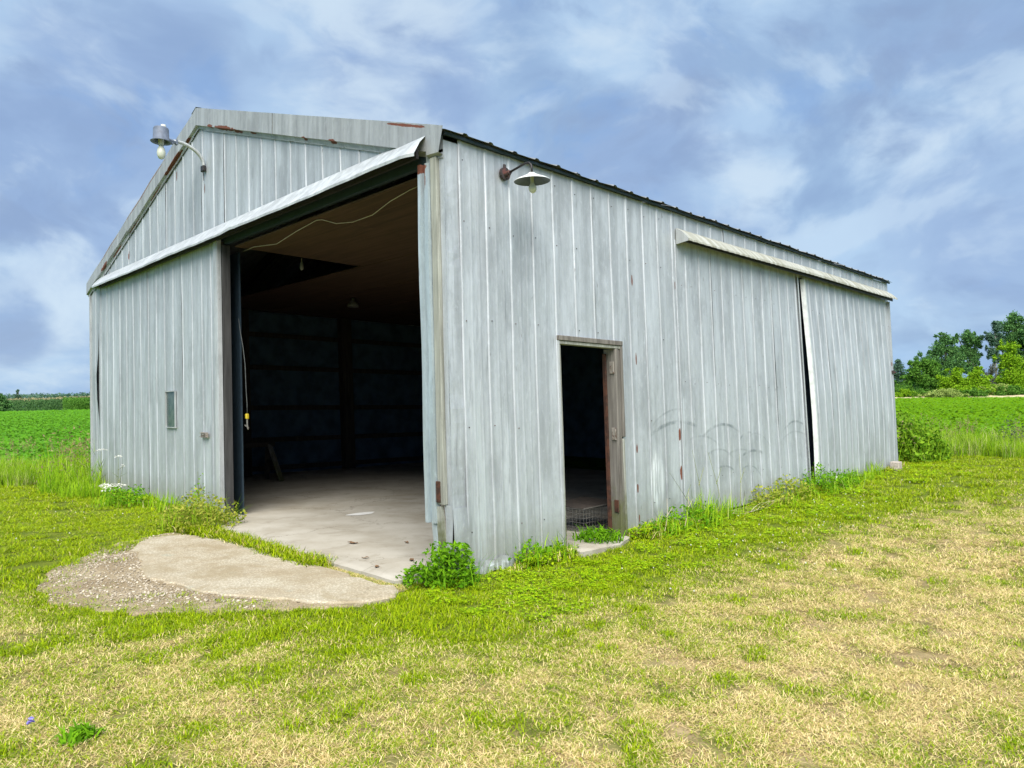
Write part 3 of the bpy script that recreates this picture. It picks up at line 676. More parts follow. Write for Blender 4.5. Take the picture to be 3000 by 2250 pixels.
# rows of screw heads on the sheets
def screws(pts):
    mb = MB()
    for p, pl in pts:
        a, z, o_ = p
        if pl == 'x': mb.box((a - .0045, -o_ - .004, z - .0045), (a + .0045, -o_, z + .0045))
        else: mb.box((-o_ - .005, a - .006, z - .006), (-o_, a + .006, z + .006))
    part('screw_head', mb, M_bracket)['kind'] = 'stuff'
q = random.Random(3); pts = []
for u in ribs_s:
    for z in (0.35, 1.25, 2.2, 3.05, 3.62):
        if u < 3.5 and not (1.36 < u < 2.45 and z < 2.2) and q.random() < .8: pts.append(((u + .03, z + q.uniform(-.02, .02), .004), 'x'))
for u in rib1 + rib2:
    for z in (0.55, 1.7, 2.9):
        if q.random() < .7: pts.append(((u + .03, z + q.uniform(-.02, .02), .05 + (.02 if u > 7 else 0)), 'x'))
screws(pts)
for xa, xb in ((0.6, 1.385), (2.43, 5.0), (5.0, 8.0), (8.0, 10.8)):  # dark strips added behind the wall foot to draw a contact-shadow line
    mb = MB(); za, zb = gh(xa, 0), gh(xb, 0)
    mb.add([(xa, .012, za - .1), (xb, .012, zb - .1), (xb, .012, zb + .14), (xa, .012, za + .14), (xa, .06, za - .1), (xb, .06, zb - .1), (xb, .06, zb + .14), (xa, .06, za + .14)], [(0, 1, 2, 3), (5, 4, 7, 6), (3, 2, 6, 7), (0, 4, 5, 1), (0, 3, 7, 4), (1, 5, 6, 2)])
    part('contact_shade_strip', mb, M_darkwood)
# roof sheets
ribs_r = [-0.12 + 0.305 * i for i in range(40)]
def roof_sheet(x0, x1, side, k):
    us = []
    for r in ribs_r:
        for du, h in ((-0.035, 0), (-0.016, 1), (0.016, 1), (0.035, 0)):
            if x0 <= r + du <= x1: us.append((r + du, h * 0.017))
    us = sorted(set(us + [(x0, 0.0), (x1, 0.0)])); V = []; rows = 6
    ya, yb = (-0.085, APEXY) if side == 0 else (W + 0.085, APEXY)
    for t in range(rows + 1):
        y = ya + (yb - ya) * t / rows
        for u, h in us:
            jit = 0.010 * math.sin(u * 5.0 + k) * (1 - t / rows)
            V.append((u, y + (0.004 * math.sin(u * 13) if t == 0 else 0), roofz(y) + h + 0.003 * (k % 2) + jit * 0.6))
    m = len(us); mb = MB(); mb.add(V, [(i * m + j, i * m + j + 1, (i + 1) * m + j + 1, (i + 1) * m + j) for i in range(rows) for j in range(m - 1)])
    part('roof_panel', mb, M_roof)
for k in range(13):
    x0 = -0.05 + 0.87 * k; x1 = min(x0 + 0.885, L + 0.06)
    if x1 > x0:
        for s_ in (0, 1): roof_sheet(x0, x1, s_, k)
mb = MB(); mb.box((-0.02, -0.050, 3.772), (L + 0.02, -0.022, 3.795)); part('dark_eave_strip', mb, M_darkblue)  # thin navy strip stands in for the shaded underside of the eave
mb = MB(); mb.box((-0.02, W + 0.03, 3.735), (L + 0.02, W + 0.07, 3.79)); part('dark_eave_strip', mb, M_darkwood)
mb = MB(); V = []
for i in range(12):
    x = -0.06 + i * (L + 0.14) / 11; V += [(x, APEXY - .16, roofz(APEXY - .16) + .035), (x, APEXY, APEXZ + .04), (x, APEXY + .16, roofz(APEXY + .16) + .035)]
mb.add(V, [(3 * i + j, 3 * i + j + 1, 3 * i + j + 4, 3 * i + j + 3) for i in range(11) for j in range(2)]); part('ridge_cap', mb, M_roof)
# rafters seen through the open ceiling bay
for x in (0.9, 2.6, 5.0, 7.4, 9.8):
    for ya, yb in ((0.1, APEXY), (W - 0.1, APEXY)):
        mb = MB(); mb.obox((x, ya, roofz(ya) - 0.12), (x, yb, roofz(yb) - 0.12), 0.05, 0.18); part('rafter', mb, M_darkwood)

# rake flashing of the front gable
def rake(ya, yb, cut=None, dz=0.232, off=0.0):
    V = []; nn = 22
    for i in range(nn + 1):
        y = ya + (yb - ya) * i / nn; z = roofz(y) + 0.012; w = 0.004 * math.sin(y * 6) - off; lo = dz
        y2 = y
        if cut and i == nn: y2 = y + 0.05
        V += [(0.10, y, z + 0.028), (-0.058 + w, y, z + 0.014), (-0.062 + w, y2, z - lo), (-0.03, y2, z - lo - 0.006), (-0.022, y2, z - lo - .045)]
    mb = MB(); mb.add(V, [(i * 5 + j, i * 5 + 5 + j, i * 5 + 6 + j, i * 5 + 1 + j) for i in range(nn) for j in range(4)])
    part('rake_flashing', mb, M_rake)
rake(APEXY, 3.0, off=.006); rake(3.03, 0.16)
rake(APEXY + 0.001, 8.2); rake(8.197, W + 0.085, dz=0.20)
mb = MB()      # flared end of the flashing over the corner
mb.add([(-0.065, 0.165, roofz(.165) + .026), (-0.065, -0.078, roofz(-.08) + .024), (-0.062, -0.005, 3.615), (-0.062, 0.165, 3.628), (0.06, -0.080, roofz(-.08) + .03), (-0.02, -0.016, 3.60), (-0.02, .165, 3.60), (-0.022, -0.02, 3.575), (-0.022, .09, 3.582)],
       [(0, 1, 2, 3), (3, 2, 5, 6), (6, 5, 7, 8)]); part('rake_flashing', mb, M_rake)

# gable sheets above the front hood
ribs_g = [0.961 + 0.352 * i for i in range(-3, 29)]
ge = [0.0] + [0.961 + 0.352 * 2 * i for i in range(0, 14)] + [W]
for a, b in zip(ge[:-1], ge[1:]):
    b2 = min(b, W)
    if b2 - a < 0.02: continue
    if a < APEXY < b2:
        sheet('wall_panel', barn, 'y', a, APEXY, 3.66, lambda u: roofz(u) - 0.05, ribs_g, M_front); sheet('wall_panel', barn, 'y', APEXY, b2, 3.66, lambda u: roofz(u) - 0.05, ribs_g, M_front)
    else: sheet('wall_panel', barn, 'y', a, b2, 3.66, lambda u: roofz(u) - 0.05, ribs_g, M_front)
mb = MB(); mb2 = MB()      # thin closure strips under the flashing, notched over every rib
for y in np.arange(0.5, W - 0.3, 0.352):
    ya, yb = y, min(y + 0.335, W - .1)
    if ya < APEXY < yb: continue
    (mb if ya < APEXY else mb2).add([(-0.020, ya, roofz(ya) - .275), (-0.020, yb, roofz(yb) - .275), (-0.020, yb, roofz(yb) - .235), (-0.020, ya, roofz(ya) - .235)], [(0, 1, 2, 3)])
part('closure_strip', mb, M_plain)['kind'] = 'stuff'; part('closure_strip', mb2, M_plain)['kind'] = 'stuff'
# fixed wall left of the sliding door
sheet('wall_panel', barn, 'y', 9.60, 10.10, 0.0, 3.70, [9.78, 10.0], M_front); sheet('wall_panel', barn, 'y', 10.10, W, 0.0, 3.70, [10.28], M_front, off=0.002, offfn=lambda u, z: 0.05 * math.exp(-((z - 1.9) / .5) ** 2) * max(0, (10.35 - u) / .25))
mb = MB(); mb.box((-0.03, W - .01, 0.0), (0.14, W + 0.012, 3.72)); part('corner_flashing', mb, M_plain)

# the front sliding door (pushed to the left)
fd = bpy.data.objects.new('sliding_door', None); COL.objects.link(fd); fd.parent = barn; fd['label'] = 'large front sliding door pushed to the left, with small window'
ribs_d = [4.784, 5.091] + [5.443 + 0.353 * i for i in range(13)]
WIN = (6.05, 6.41, 1.165, 1.675)
bott = lambda u: 0.06
dc = [4.51, 5.091, 5.796, 6.502, 7.208, 7.914, 8.62, 9.326, 9.68]
for a, b in zip(dc[:-1], dc[1:]):
    hs = [WIN] if a < WIN[1] and b > WIN[0] else []
    sheet('door_panel', fd, 'y', a, b, 0.06, 3.70, ribs_d, M_front, off=0.075, holes=hs, rib_h=0.008, minor=True)
mb = MB(); mb.box((-0.112, 4.485, 0.04), (-0.06, 4.508, 3.68)); mb.box((-0.116, 4.508, 0.04), (-0.108, 4.60, 3.68)); mb.build('edge_trim', M_hood, fd, True)
wn = bpy.data.objects.new('window', None)
mb = MB(); y0, y1, z0, z1 = WIN; t = 0.014
mb.box((-0.112, y0 - t, z0 - t), (-0.088, y0, z1 + t)); mb.box((-0.112, y1, z0 - t), (-0.088, y1 + t, z1 + t)); mb.box((-0.110, y0, z1), (-0.088, y1, z1 + t)); mb.box((-0.110, y0, z0 - t), (-0.088, y1, z0))
mb.build('window_frame', M_plain, fd, True)
mb = MB(); mb.box((-0.092, y0, z0), (-0.086, y1, z1)); mb.build('window_pane', M_pane, fd, True)
mb = MB(); mb.box((-0.104, 4.88, 1.045), (-0.098, 5.12, 1.115)); mb.box((-0.128, 4.90, 1.05), (-0.098, 5.10, 1.058)); mb.box((-0.128, 4.90, 1.10), (-0.098, 5.10, 1.108)); mb.box((-0.128, 4.90, 1.058), (-0.098, 4.91, 1.10)); mb.tube([(-0.118, 4.93, 1.08), (-0.118, 5.03, 1.08)], 0.010, 6)
mb.build('door_handle', M_handle, fd, True)
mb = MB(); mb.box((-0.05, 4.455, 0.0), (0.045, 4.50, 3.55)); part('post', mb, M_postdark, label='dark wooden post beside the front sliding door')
mb = MB(); mb.box((-0.05, 4.50, 0.0), (0.015, 4.52, 3.6)); part('post', mb, M_darkwood)

# front hood: bent sheet in two lengths with dented lower edge
def front_hood(ya, yb, seed):
    V = []; nn = 46
    for i in range(nn + 1):
        y = ya + (yb - ya) * i / nn
        k = min(1.0, max(0.02, (10.46 - y) / 0.9)); k2 = min(1.0, 0.75 + (y - 0.16) / 0.5)
        w = 0.006 * math.sin(y * 2.1 + seed) + 0.003 * math.sin(y * 9 + seed * 3) + 0.02 * math.exp(-((y - 3.85) / .12) ** 2)
        o_ = 0.205 * k; zd = 0.215 * (0.35 + 0.65 * k)
        V += [(-0.022, y, 3.845), (-0.03 - o_ * .45, y, 3.815 - zd * .40 + w), (-0.03 - o_ * k2, y, 3.83 - zd + w), (-0.028 - o_ * k2, y, 3.805 - zd + w * .6)]
    mb = MB(); mb.add(V, [(i * 4 + j, i * 4 + 4 + j, i * 4 + 5 + j, i * 4 + 1 + j) for i in range(nn) for j in range(3)])
    return part('door_hood', mb, M_hood, smooth=False)
front_hood(0.17, 3.70, 0.3); front_hood(3.67, 10.46, 1.7)
mb = MB(); mb.box((-0.13, 0.22, 3.60), (-0.10, 9.6, 3.68)); part('door_track', mb, M_black)
mb = MB(); mb.box((-0.015, 0.10, 3.565), (0.035, 9.6, 3.67)); part('header_beam', mb, M_darkblue)

# right side of the big opening: flashing, post, foot boards
fl = [(-0.085, 0.268), (-0.080, 0.236), (-0.045, 0.232), (-0.045, 0.200), (-0.068, 0.192), (-0.066, 0.148), (-0.01, 0.146)]
def strip(name, prof, z0, z1, mat, taper=0.0, label=None):
    V = []; rows = 12
    for r in range(rows + 1):
        z = z0 + (z1 - z0) * r / rows
        for x, y in prof: V.append((x + 0.004 * math.sin(z * 4), y - taper * (1 - r / rows) + 0.003 * math.sin(z * 3), z))
    m = len(prof); mb = MB(); mb.add(V, [(i * m + j, i * m + j + 1, (i + 1) * m + j + 1, (i + 1) * m + j) for i in range(rows) for j in range(m - 1)])
    return part(name, mb, mat, label=label)
strip('jamb_flashing', fl, 0.44, 3.56, M_teal, label='blue grey channel flashing with rusted top')
strip('jamb_flashing', [(-0.05, 0.230), (-0.046, 0.185), (-0.02, 0.160)], 0.03, 0.47, M_teal, taper=0.05)
mb = MB(); mb.box((-0.03, 0.150, 3.52), (-0.022, 0.205, 3.78)); part('jamb_flashing', mb, M_teal)
mb = MB(); mb.box((-0.045, 0.055, 0.60), (0.08, 0.140, 3.60), 0.006); part('post', mb, M_post, label='weathered pale wooden post right of the front opening')
mb = MB(); mb.obox((-0.02, 0.095, 0.02), (-0.03, 0.135, 0.585), 0.035, 0.07, (0, 1, 0)); part('post', mb, M_post, label='short mossy board at the foot of the pale post')
mb = MB(); mb.box((-0.062, 0.095, 0.62), (-0.046, 0.142, 0.80), 0.003); part('hinge_plate', mb, M_rustbar)
mb = MB(); mb.box((0.10, 0.08, 0.0), (0.20, 0.20, 3.5)); part('post', mb, M_darkwood)

# inside: lining, posts, girts, ceiling
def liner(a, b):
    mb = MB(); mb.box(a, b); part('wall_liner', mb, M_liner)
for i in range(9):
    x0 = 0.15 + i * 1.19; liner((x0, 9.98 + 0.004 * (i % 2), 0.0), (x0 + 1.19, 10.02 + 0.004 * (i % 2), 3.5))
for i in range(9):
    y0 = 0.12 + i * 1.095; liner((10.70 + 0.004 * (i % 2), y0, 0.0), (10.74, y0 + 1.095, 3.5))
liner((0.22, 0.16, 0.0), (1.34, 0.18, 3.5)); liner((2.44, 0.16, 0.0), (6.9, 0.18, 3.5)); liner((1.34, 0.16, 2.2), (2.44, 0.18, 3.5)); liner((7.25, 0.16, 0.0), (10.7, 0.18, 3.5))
mb = MB(); mb.box((0.19, 4.52, 0.0), (0.21, 9.98, 3.5)); part('wall_liner', mb, M_darkblue)  # darker colour than the other liners, shade put in against direct light
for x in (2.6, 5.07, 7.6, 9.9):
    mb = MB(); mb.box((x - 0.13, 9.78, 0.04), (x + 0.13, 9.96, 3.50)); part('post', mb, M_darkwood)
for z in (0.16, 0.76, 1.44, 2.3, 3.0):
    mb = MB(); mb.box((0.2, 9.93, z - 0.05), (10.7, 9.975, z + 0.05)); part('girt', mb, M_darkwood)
cx_ = [0.04, 1.95] + [1.95 + 1.25 * i for i in range(1, 8)]; cx_[-1] = 10.7
cy_ = [0.2, 2.25, 4.30, 6.2, 8.1, 9.97]
for i in range(len(cx_) - 1):
    for j in range(len(cy_) - 1):
        if cx_[i] < 1.9 and cy_[j] > 4.2: continue
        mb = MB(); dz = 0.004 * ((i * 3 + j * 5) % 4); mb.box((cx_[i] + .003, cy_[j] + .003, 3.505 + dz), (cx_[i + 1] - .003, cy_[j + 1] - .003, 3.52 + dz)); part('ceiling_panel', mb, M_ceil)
# the two walls that face away from the camera
sheet('wall_panel', barn, 'y', 0.0, W, 0.0, wall_top, [0.3 * i for i in range(36)], M_plain, off=-L, rows=4)
sheet('wall_panel', barn, 'x', 0.0, L, 0.0, 3.77, [0.305 * i for i in range(37)], M_plain, off=-W, rows=4)

# ------------------------------------------------------------------ lamps and small barn things
yl = empty('yard_light', 'grey dusk light with bare bulb on curved pipe high on the front gable', 'outdoor light')
def lp(p): return LEAN(p)
arm = [(-0.03, 5.08, 4.70)] + [(-0.03 - 0.34 * (1 - math.cos(a)), 5.08, 4.76 + 0.24 * math.sin(a)) for a in np.linspace(0, math.pi / 2, 9)] + [(-0.46, 5.08, 4.985)]
mb = MB(); mb.tube(arm, 0.024, 10); mb.build('arm', M_plain, yl, True, True)
mb = MB(); mb.box((-0.055, 5.04, 4.67), (-0.012, 5.13, 4.75), 0.006); mb.tube([(-0.03, 5.10, 4.67), (-0.022, 5.10, 4.55)], 0.005, 5); mb.build('bracket', M_black, yl, True)
mb = MB(); mb.tube([(-0.38, 5.08, 4.985), (-0.50, 5.08, 4.99)], 0.027, 8); mb.box((-0.40, 5.055, 4.95), (-0.37, 5.105, 5.02), .004); mb.box((-0.45, 5.06, 4.945), (-0.43, 5.10, 4.975)); mb.build('collar', M_greylamp, yl, True)
HC = (-0.58, 5.08, 0)
mb = MB(); mb.lathe([(0.001, 5.135), (0.088, 5.13), (0.095, 5.11), (0.100, 4.955), (0.132, 4.945), (0.128, 4.938), (0.09, 4.95), (0.085, 5.0)], HC, 26); mb.build('housing', M_greylamp, yl, True, True)
mb = MB(); mb.lathe([(0.001, 5.172), (0.030, 5.168), (0.036, 5.13)], (-0.56, 5.05, 0), 14); mb.build('photocell', M_pale, yl, True, True)
mb = MB(); mb.lathe([(0.036, 5.0), (0.036, 4.925), (0.030, 4.905), (0.03, 4.89)], HC, 14); mb.build('socket', M_pale, yl, True, True)
mb = MB(); mb.lathe([(0.022, 4.90), (0.026, 4.885), (0.045, 4.845), (0.054, 4.80), (0.050, 4.755), (0.034, 4.722), (0.012, 4.710), (0.0005, 4.709)], HC, 20); mb.build('bulb', M_bulb, yl, True, True)

bl = empty('barn_lamp', 'white enamel dish lamp with bare bulb on dark gooseneck above the side wall', 'outdoor light')
mb = MB(); mb.tube([(0.704, -0.018, 3.59), (0.704, -0.045, 3.59)], 0.060, 16); mb.box((0.69, -0.04, 3.64), (0.718, -0.02, 3.68), .003); mb.build('wall_plate', M_bracket, bl, True)
mb = MB(); mb.tube([(0.704, -0.04, 3.575), (0.700, -0.10, 3.592)], 0.022, 10); mb.tube([(0.704, -0.045, 3.55), (0.702, -0.09, 3.548), (0.70, -0.125, 3.585)], 0.006, 6); mb.build('knuckle', M_bracket, bl, True)
mb = MB(); mb.tube([(0.702, -0.09, 3.588), (0.70, -0.30, 3.622), (0.70, -0.345, 3.618), (0.70, -0.372, 3.595), (0.70, -0.380, 3.56), (0.70, -0.380, 3.515)], 0.0105, 8); mb.build('arm', M_black, bl, True, True)
SC = (0.70, -0.38, 3.445); TL = Matrix.Rotation(R(-3), 3, 'Y')
mb = MB(); mb.lathe([(0.004, 0.072), (0.028, 0.070), (0.034, 0.062), (0.060, 0.050), (0.100, 0.030), (0.135, 0.016), (0.160, 0.002), (0.163, -0.004)], SC, 32, TL); mb.build('lamp_shade', M_enamel, bl, True, True)
mb = MB(); mb.lathe([(0.163, -0.0045), (0.158, -0.002), (0.130, 0.010), (0.095, 0.024), (0.055, 0.044), (0.02, 0.05), (0.001, 0.05)], SC, 32, TL); mb.build('shade_lining', M_shadein, bl, True, True)
mb = MB(); mb.lathe([(0.016, 0.04), (0.016, -0.020), (0.020, -0.032), (0.035, -0.055), (0.037, -0.074), (0.028, -0.098), (0.010, -0.110), (0.0005, -0.111)], SC, 18, TL); mb.build('bulb', M_bulb, bl, True, True)

pts = [(0.171, 0.55, 3.50), (0.171, 0.72, 3.492), (0.191, 1.07, 3.46), (0.306, 1.55, 3.44), (0.294, 1.91, 3.43), (0.218, 2.12, 3.44), (0.12, 2.25, 3.49), (0.10, 2.33, 3.495), (0.116, 2.82, 3.46), (0.21, 3.49, 3.44), (0.14, 3.96, 3.47), (0.2, 4.4, 3.49)]
mb = MB(); mb.tube(pts, 0.0042, 6); tag(mb.build('ceiling_cable', M_cable, None, True, True), 'pale cable sagging along the brown ceiling inside the front opening', 'cable')
dc_ = empty('drop_cord', 'thin cord with yellow plug hanging inside the left edge of the front opening', 'cord')
mb = MB(); mb.tube([(0.19, 4.55, 2.62), (0.19, 4.50, 2.42), (0.19, 4.43, 2.22), (0.19, 4.38, 2.0), (0.19, 4.36, 1.65), (0.19, 4.34, 1.48), (0.185, 4.33, 1.36)], 0.005, 6); mb.build('cord', M_cordgrey, dc_, True, True)
mb = MB(); mb.box((0.165, 4.315, 1.29), (0.205, 4.355, 1.36), .008); mb.build('plug', M_yellow, dc_, True)
mb = MB(); mb.tube([(0.185, 4.335, 1.29), (0.185, 4.33, 1.20)], 0.012, 8); mb.tube([(0.185, 4.30, 1.18), (0.185, 4.40, 1.21)], 0.010, 6); mb.tube([(0.185, 4.33, 1.20), (0.17, 4.28, 1.16)], 0.008, 6); mb.build('clamp', M_wire, dc_, True)
il = empty('ceiling_bulb', 'small dim white lamp hanging deep inside the dark barn', 'lamp')
mb = MB(); mb.tube([(3.5, 7, 3.505), (3.5, 7, 3.46)], 0.03, 10); mb.build('socket', M_dimbulb, il, True, True)
mb = MB(); mb.lathe([(0.03, 3.46), (0.06, 3.44), (0.10, 3.39), (0.11, 3.34), (0.10, 3.33), (0.05, 3.36)], (3.5, 7, 0), 18); mb.build('lamp_shade', M_dimbulb, il, True, True)
kb = empty('bulb_socket', 'pale bulb socket dangling from the edge of the brown ceiling', 'lamp')
mb = MB(); mb.tube([(1.0, 4.33, 3.50), (1.0, 4.33, 3.44)], 0.004, 5); mb.build('wire', M_cable, kb, True)
mb = MB(); mb.lathe([(0.001, 3.445), (0.02, 3.44), (0.022, 3.40), (0.03, 3.37), (0.02, 3.34), (0.001, 3.335)], (1.0, 4.33, 0), 12); mb.build('bulb', M_dimbulb, kb, True, True)

sh = empty('sawhorse', 'dark wooden sawhorse standing in the dim back of the barn', 'sawhorse')
ax, ay = 2.25, 8.4
mb = MB(); mb.obox((ax - .65, ay, .74), (ax + .30, ay, .74), .10, .09); mb.build('beam', M_darkwood, sh)
for x_ in (ax - .5, ax + .2):
    for s_ in (-1, 1):
        mb = MB(); mb.obox((x_, ay + s_ * .03, .74), (x_ + (.12 if x_ > ax else -.12), ay + s_ * .30, .05), .10, .04); mb.build('leg', M_greywood if (s_ < 0 and x_ > ax) else M_darkwood, sh)
    mb = MB(); mb.obox((x_ + (.04 if x_ > ax else -.04), ay - .14, .40), (x_ + (.04 if x_ > ax else -.04), ay + .14, .40), .03, .10); mb.build('brace', M_darkwood, sh)

wc = empty('wire_crate', 'low rusty wire mesh crate lying inside the walk door', 'crate')
mb = MB(); X0, X1, Y0, Y1, Z0, Z1 = 2.20, 2.85, 0.42, 0.95, 0.05, 0.30
for x_ in np.linspace(X0, X1, 14):
    mb.tube([(x_, Y0, Z1), (x_, Y0, Z0), (x_, Y1, Z0), (x_, Y1, Z1)], 0.0022, 4)
for y_ in np.linspace(Y0, Y1, 11):
    mb.tube([(X0, y_, Z1), (X0, y_, Z0), (X1, y_, Z0), (X1, y_, Z1)], 0.0022, 4)
for z_ in np.linspace(Z0, Z1, 6):
    mb.tube([(X0, Y0, z_), (X1, Y0, z_), (X1, Y1, z_), (X0, Y1, z_), (X0, Y0, z_)], 0.0025, 4)
mb.build('wire_mesh', M_wire, wc)
mb = MB(); mb.add([(X0, Y0 - .01, Z1), (X1, Y0, Z1 + .02), (X1, Y1, Z1 + .03), (X0, Y1, Z1 + .005), (X0, Y0 - .01, Z1 + .01), (X1, Y0, Z1 + .03), (X1, Y1, Z1 + .04), (X0, Y1, Z1 + .015)],
                  [(0, 3, 2, 1), (4, 5, 6, 7), (0, 1, 5, 4), (1, 2, 6, 5), (2, 3, 7, 6), (3, 0, 4, 7)]); mb.build('lid', M_darkwood, wc)
mb = MB(); mb.tube([(X0 - .01, Y0 - .012, Z1 + .006), (X1, Y0 - .012, Z1 + .026)], 0.008, 6); mb.build('rim', M_wire, wc)

cbk = MB(); cbk.box((10.27, -0.27, gh(10.4, 0) - .03), (10.45, -0.115, gh(10.4, 0) + 0.155), 0.01)
tag(cbk.build('concrete_block', M_block), 'pale concrete block on the grass under the far bottom corner of the barn', 'block')
cup = empty('paper_cup', 'crumpled white paper cup in the weeds below the dark door gap', 'litter')
mb = MB(); mb.lathe([(0.030, 0.0), (0.036, 0.04), (0.044, 0.09), (0.046, 0.10), (0.042, 0.09), (0.028, 0.006), (0.001, 0.005)], (7.75, -0.12, gh(7.75, 0) + 0.03), 12, Matrix.Rotation(R(22), 3, 'X')); mb.build('cup', M_cup, cup)
for i, (x, y, s_, lab) in enumerate([(0.10, 1.72, .13, 'curled brown dead leaf on the barn floor, nearest the grassy joint'), (0.02, 0.62, .09, 'brown dead leaf on the barn floor in front of the pale post'), (-0.22, 1.0, .07, 'small dead leaf on the barn floor near the slab edge'), (0.5, 1.35, .08, 'thin dark twig of leaf out on the barn floor'), (0.62, 0.75, .07, 'flat brown leaf on the barn floor by the blue flashing'), (-0.35, 0.62, .08, 'dead leaf lying on the edge of the concrete floor')]):
    mb = MB(); rr = random.Random(i); a = rr.uniform(0, 6); V = []
    for t in range(6):
        q = t / 5 - .5
        for s2 in (-1, 0, 1):
            w = (0.25 - q * q) * 1.3 * s2 * s_
            lx, ly, lz = q * s_ * 1.0, w * .7, abs(s2) * 0.006 + 0.012 * (0.3 + math.sin(t * 1.7 + i)) * .5
            V.append((x + lx * math.cos(a) - ly * math.sin(a), y + lx * math.sin(a) + ly * math.cos(a), 0.052 + max(0, lz)))
    mb.add(V, [(3 * t + j, 3 * t + j + 1, 3 * t + j + 4, 3 * t + j + 3) for t in range(5) for j in (0, 1)])
    tag(mb.build('dead_leaf', M_leaf), lab, 'leaf', 'dead leaves on the barn floor')
# white worn patch on the floor
mb = MB(); mb.add([(1.3 + .20 * math.cos(a) * (1 + .2 * math.sin(3 * a)), 3.42 + .10 * math.sin(a), 0.0495) for a in np.linspace(0, 2 * math.pi, 20)[:-1]], [tuple(range(19))])
tag(mb.build('paper_scrap', M_cup), 'flat white scrap of paper on the dim barn floor', 'litter')
# joint rubble between floor slab and apron
for i in range(9):
    y = -0.02 + i * 0.125; mb = MB(); rr = random.Random(i + 5)
    mb.box((-0.60 + rr.uniform(-.01, .01), y, -0.04), (-0.515, y + 0.105, -0.022 + rr.uniform(0, .025)), 0.010)
    tag(mb.build('brick', M_oldbrick), 'worn brick set in the joint between barn floor and apron', 'brick', 'bricks in the joint in front of the barn floor')

# ------------------------------------------------------------------ plants: blades, leaves, scatter
def blades(nb, rad, hmin, hmax, wid, lean0, lean1, seed, curve=0.5, power=0.5):
    r = np.random.default_rng(seed); a = r.uniform(0, 2 * math.pi, nb); q = rad * r.uniform(0, 1, nb) ** power
    bx, by = q * np.cos(a), q * np.sin(a); ya = r.uniform(0, 2 * math.pi, nb); ln = np.radians(r.uniform(lean0, lean1, nb)); h = r.uniform(hmin, hmax, nb)
    dx, dy = np.cos(ya), np.sin(ya); px, py = -dy, dx; w = wid * r.uniform(0.7, 1.3, nb)
    def at(t, lean):
        return np.stack([bx + dx * h * t * np.sin(lean), by + dy * h * t * np.sin(lean), h * t * np.cos(lean)], -1)
    b = at(0.0, ln); m = at(0.55, ln * (1 - curve * .5)); t = m + np.stack([dx * h * .45 * np.sin(ln * (1 + curve)), dy * h * .45 * np.sin(ln * (1 + curve)), h * .45 * np.cos(np.minimum(ln * (1 + curve), 1.75))], -1)
    off = np.stack([px * w / 2, py * w / 2, np.zeros(nb)], -1)
    V = np.stack([b - off, b + off, m + off * .85, m - off * .85, t], 1).reshape(-1, 3)
    k = np.arange(nb)[:, None] * 5
    Q = k + np.array([[0, 1, 2, 3]]); T = k + np.array([[3, 2, 4]])
    return V, [Q, T], np.repeat(r.uniform(0, 1, nb), 5)
def leaves(cen, nrm_up, size, seed, aspect=1.6, fold=0.25):
    """one bent leaf quad (two triangles pairs) at each centre"""
    r = np.random.default_rng(seed); nb = len(cen); s = size * r.uniform(0.6, 1.35, nb)[:, None]
    d = r.normal(size=(nb, 3)); d[:, 2] *= (1 - nrm_up); d /= np.linalg.norm(d, axis=1)[:, None] + 1e-9
    up = r.normal(size=(nb, 3)) * (1 - nrm_up) + np.array([0, 0, 1.0]) * nrm_up
    p = np.cross(d, up); p /= np.linalg.norm(p, axis=1)[:, None] + 1e-9; nn = np.cross(p, d)
    c = np.asarray(cen)
    V = np.stack([c - d * s * .5, c + p * s * .5 / aspect - nn * s * fold * .2, c + d * s * .5 - nn * s * fold, c - p * s * .5 / aspect - nn * s * fold * .2], 1).reshape(-1, 3)
    k = np.arange(nb)[:, None] * 4
    return V, [k + np.array([[0, 1, 2, 3]])], np.repeat(r.uniform(0, 1, nb), 4)
def merge(parts):
    Vs, Fq, Ft, rs, o = [], [], [], [], 0
    for V, F, r in parts:
        for f in F: (Fq if f.shape[1] == 4 else Ft).append(f + o)
        Vs.append(V); rs.append(r); o += len(V)
    F = []
    if Fq: F.append(np.concatenate(Fq))
    if Ft: F.append(np.concatenate(Ft))
    return np.concatenate(Vs), F, np.concatenate(rs)
def leafmesh(name, parts, mat):
    V, F, r = merge(parts); me = mesh_np(name, V, F, dict(rnd=r)); me.materials.append(mat); return me
def library(name, meshes):
    c = bpy.data.collections.new(name)
    for i, m in enumerate(meshes): c.objects.link(bpy.data.objects.new('%s_%02d' % (name, i), m))
    return c
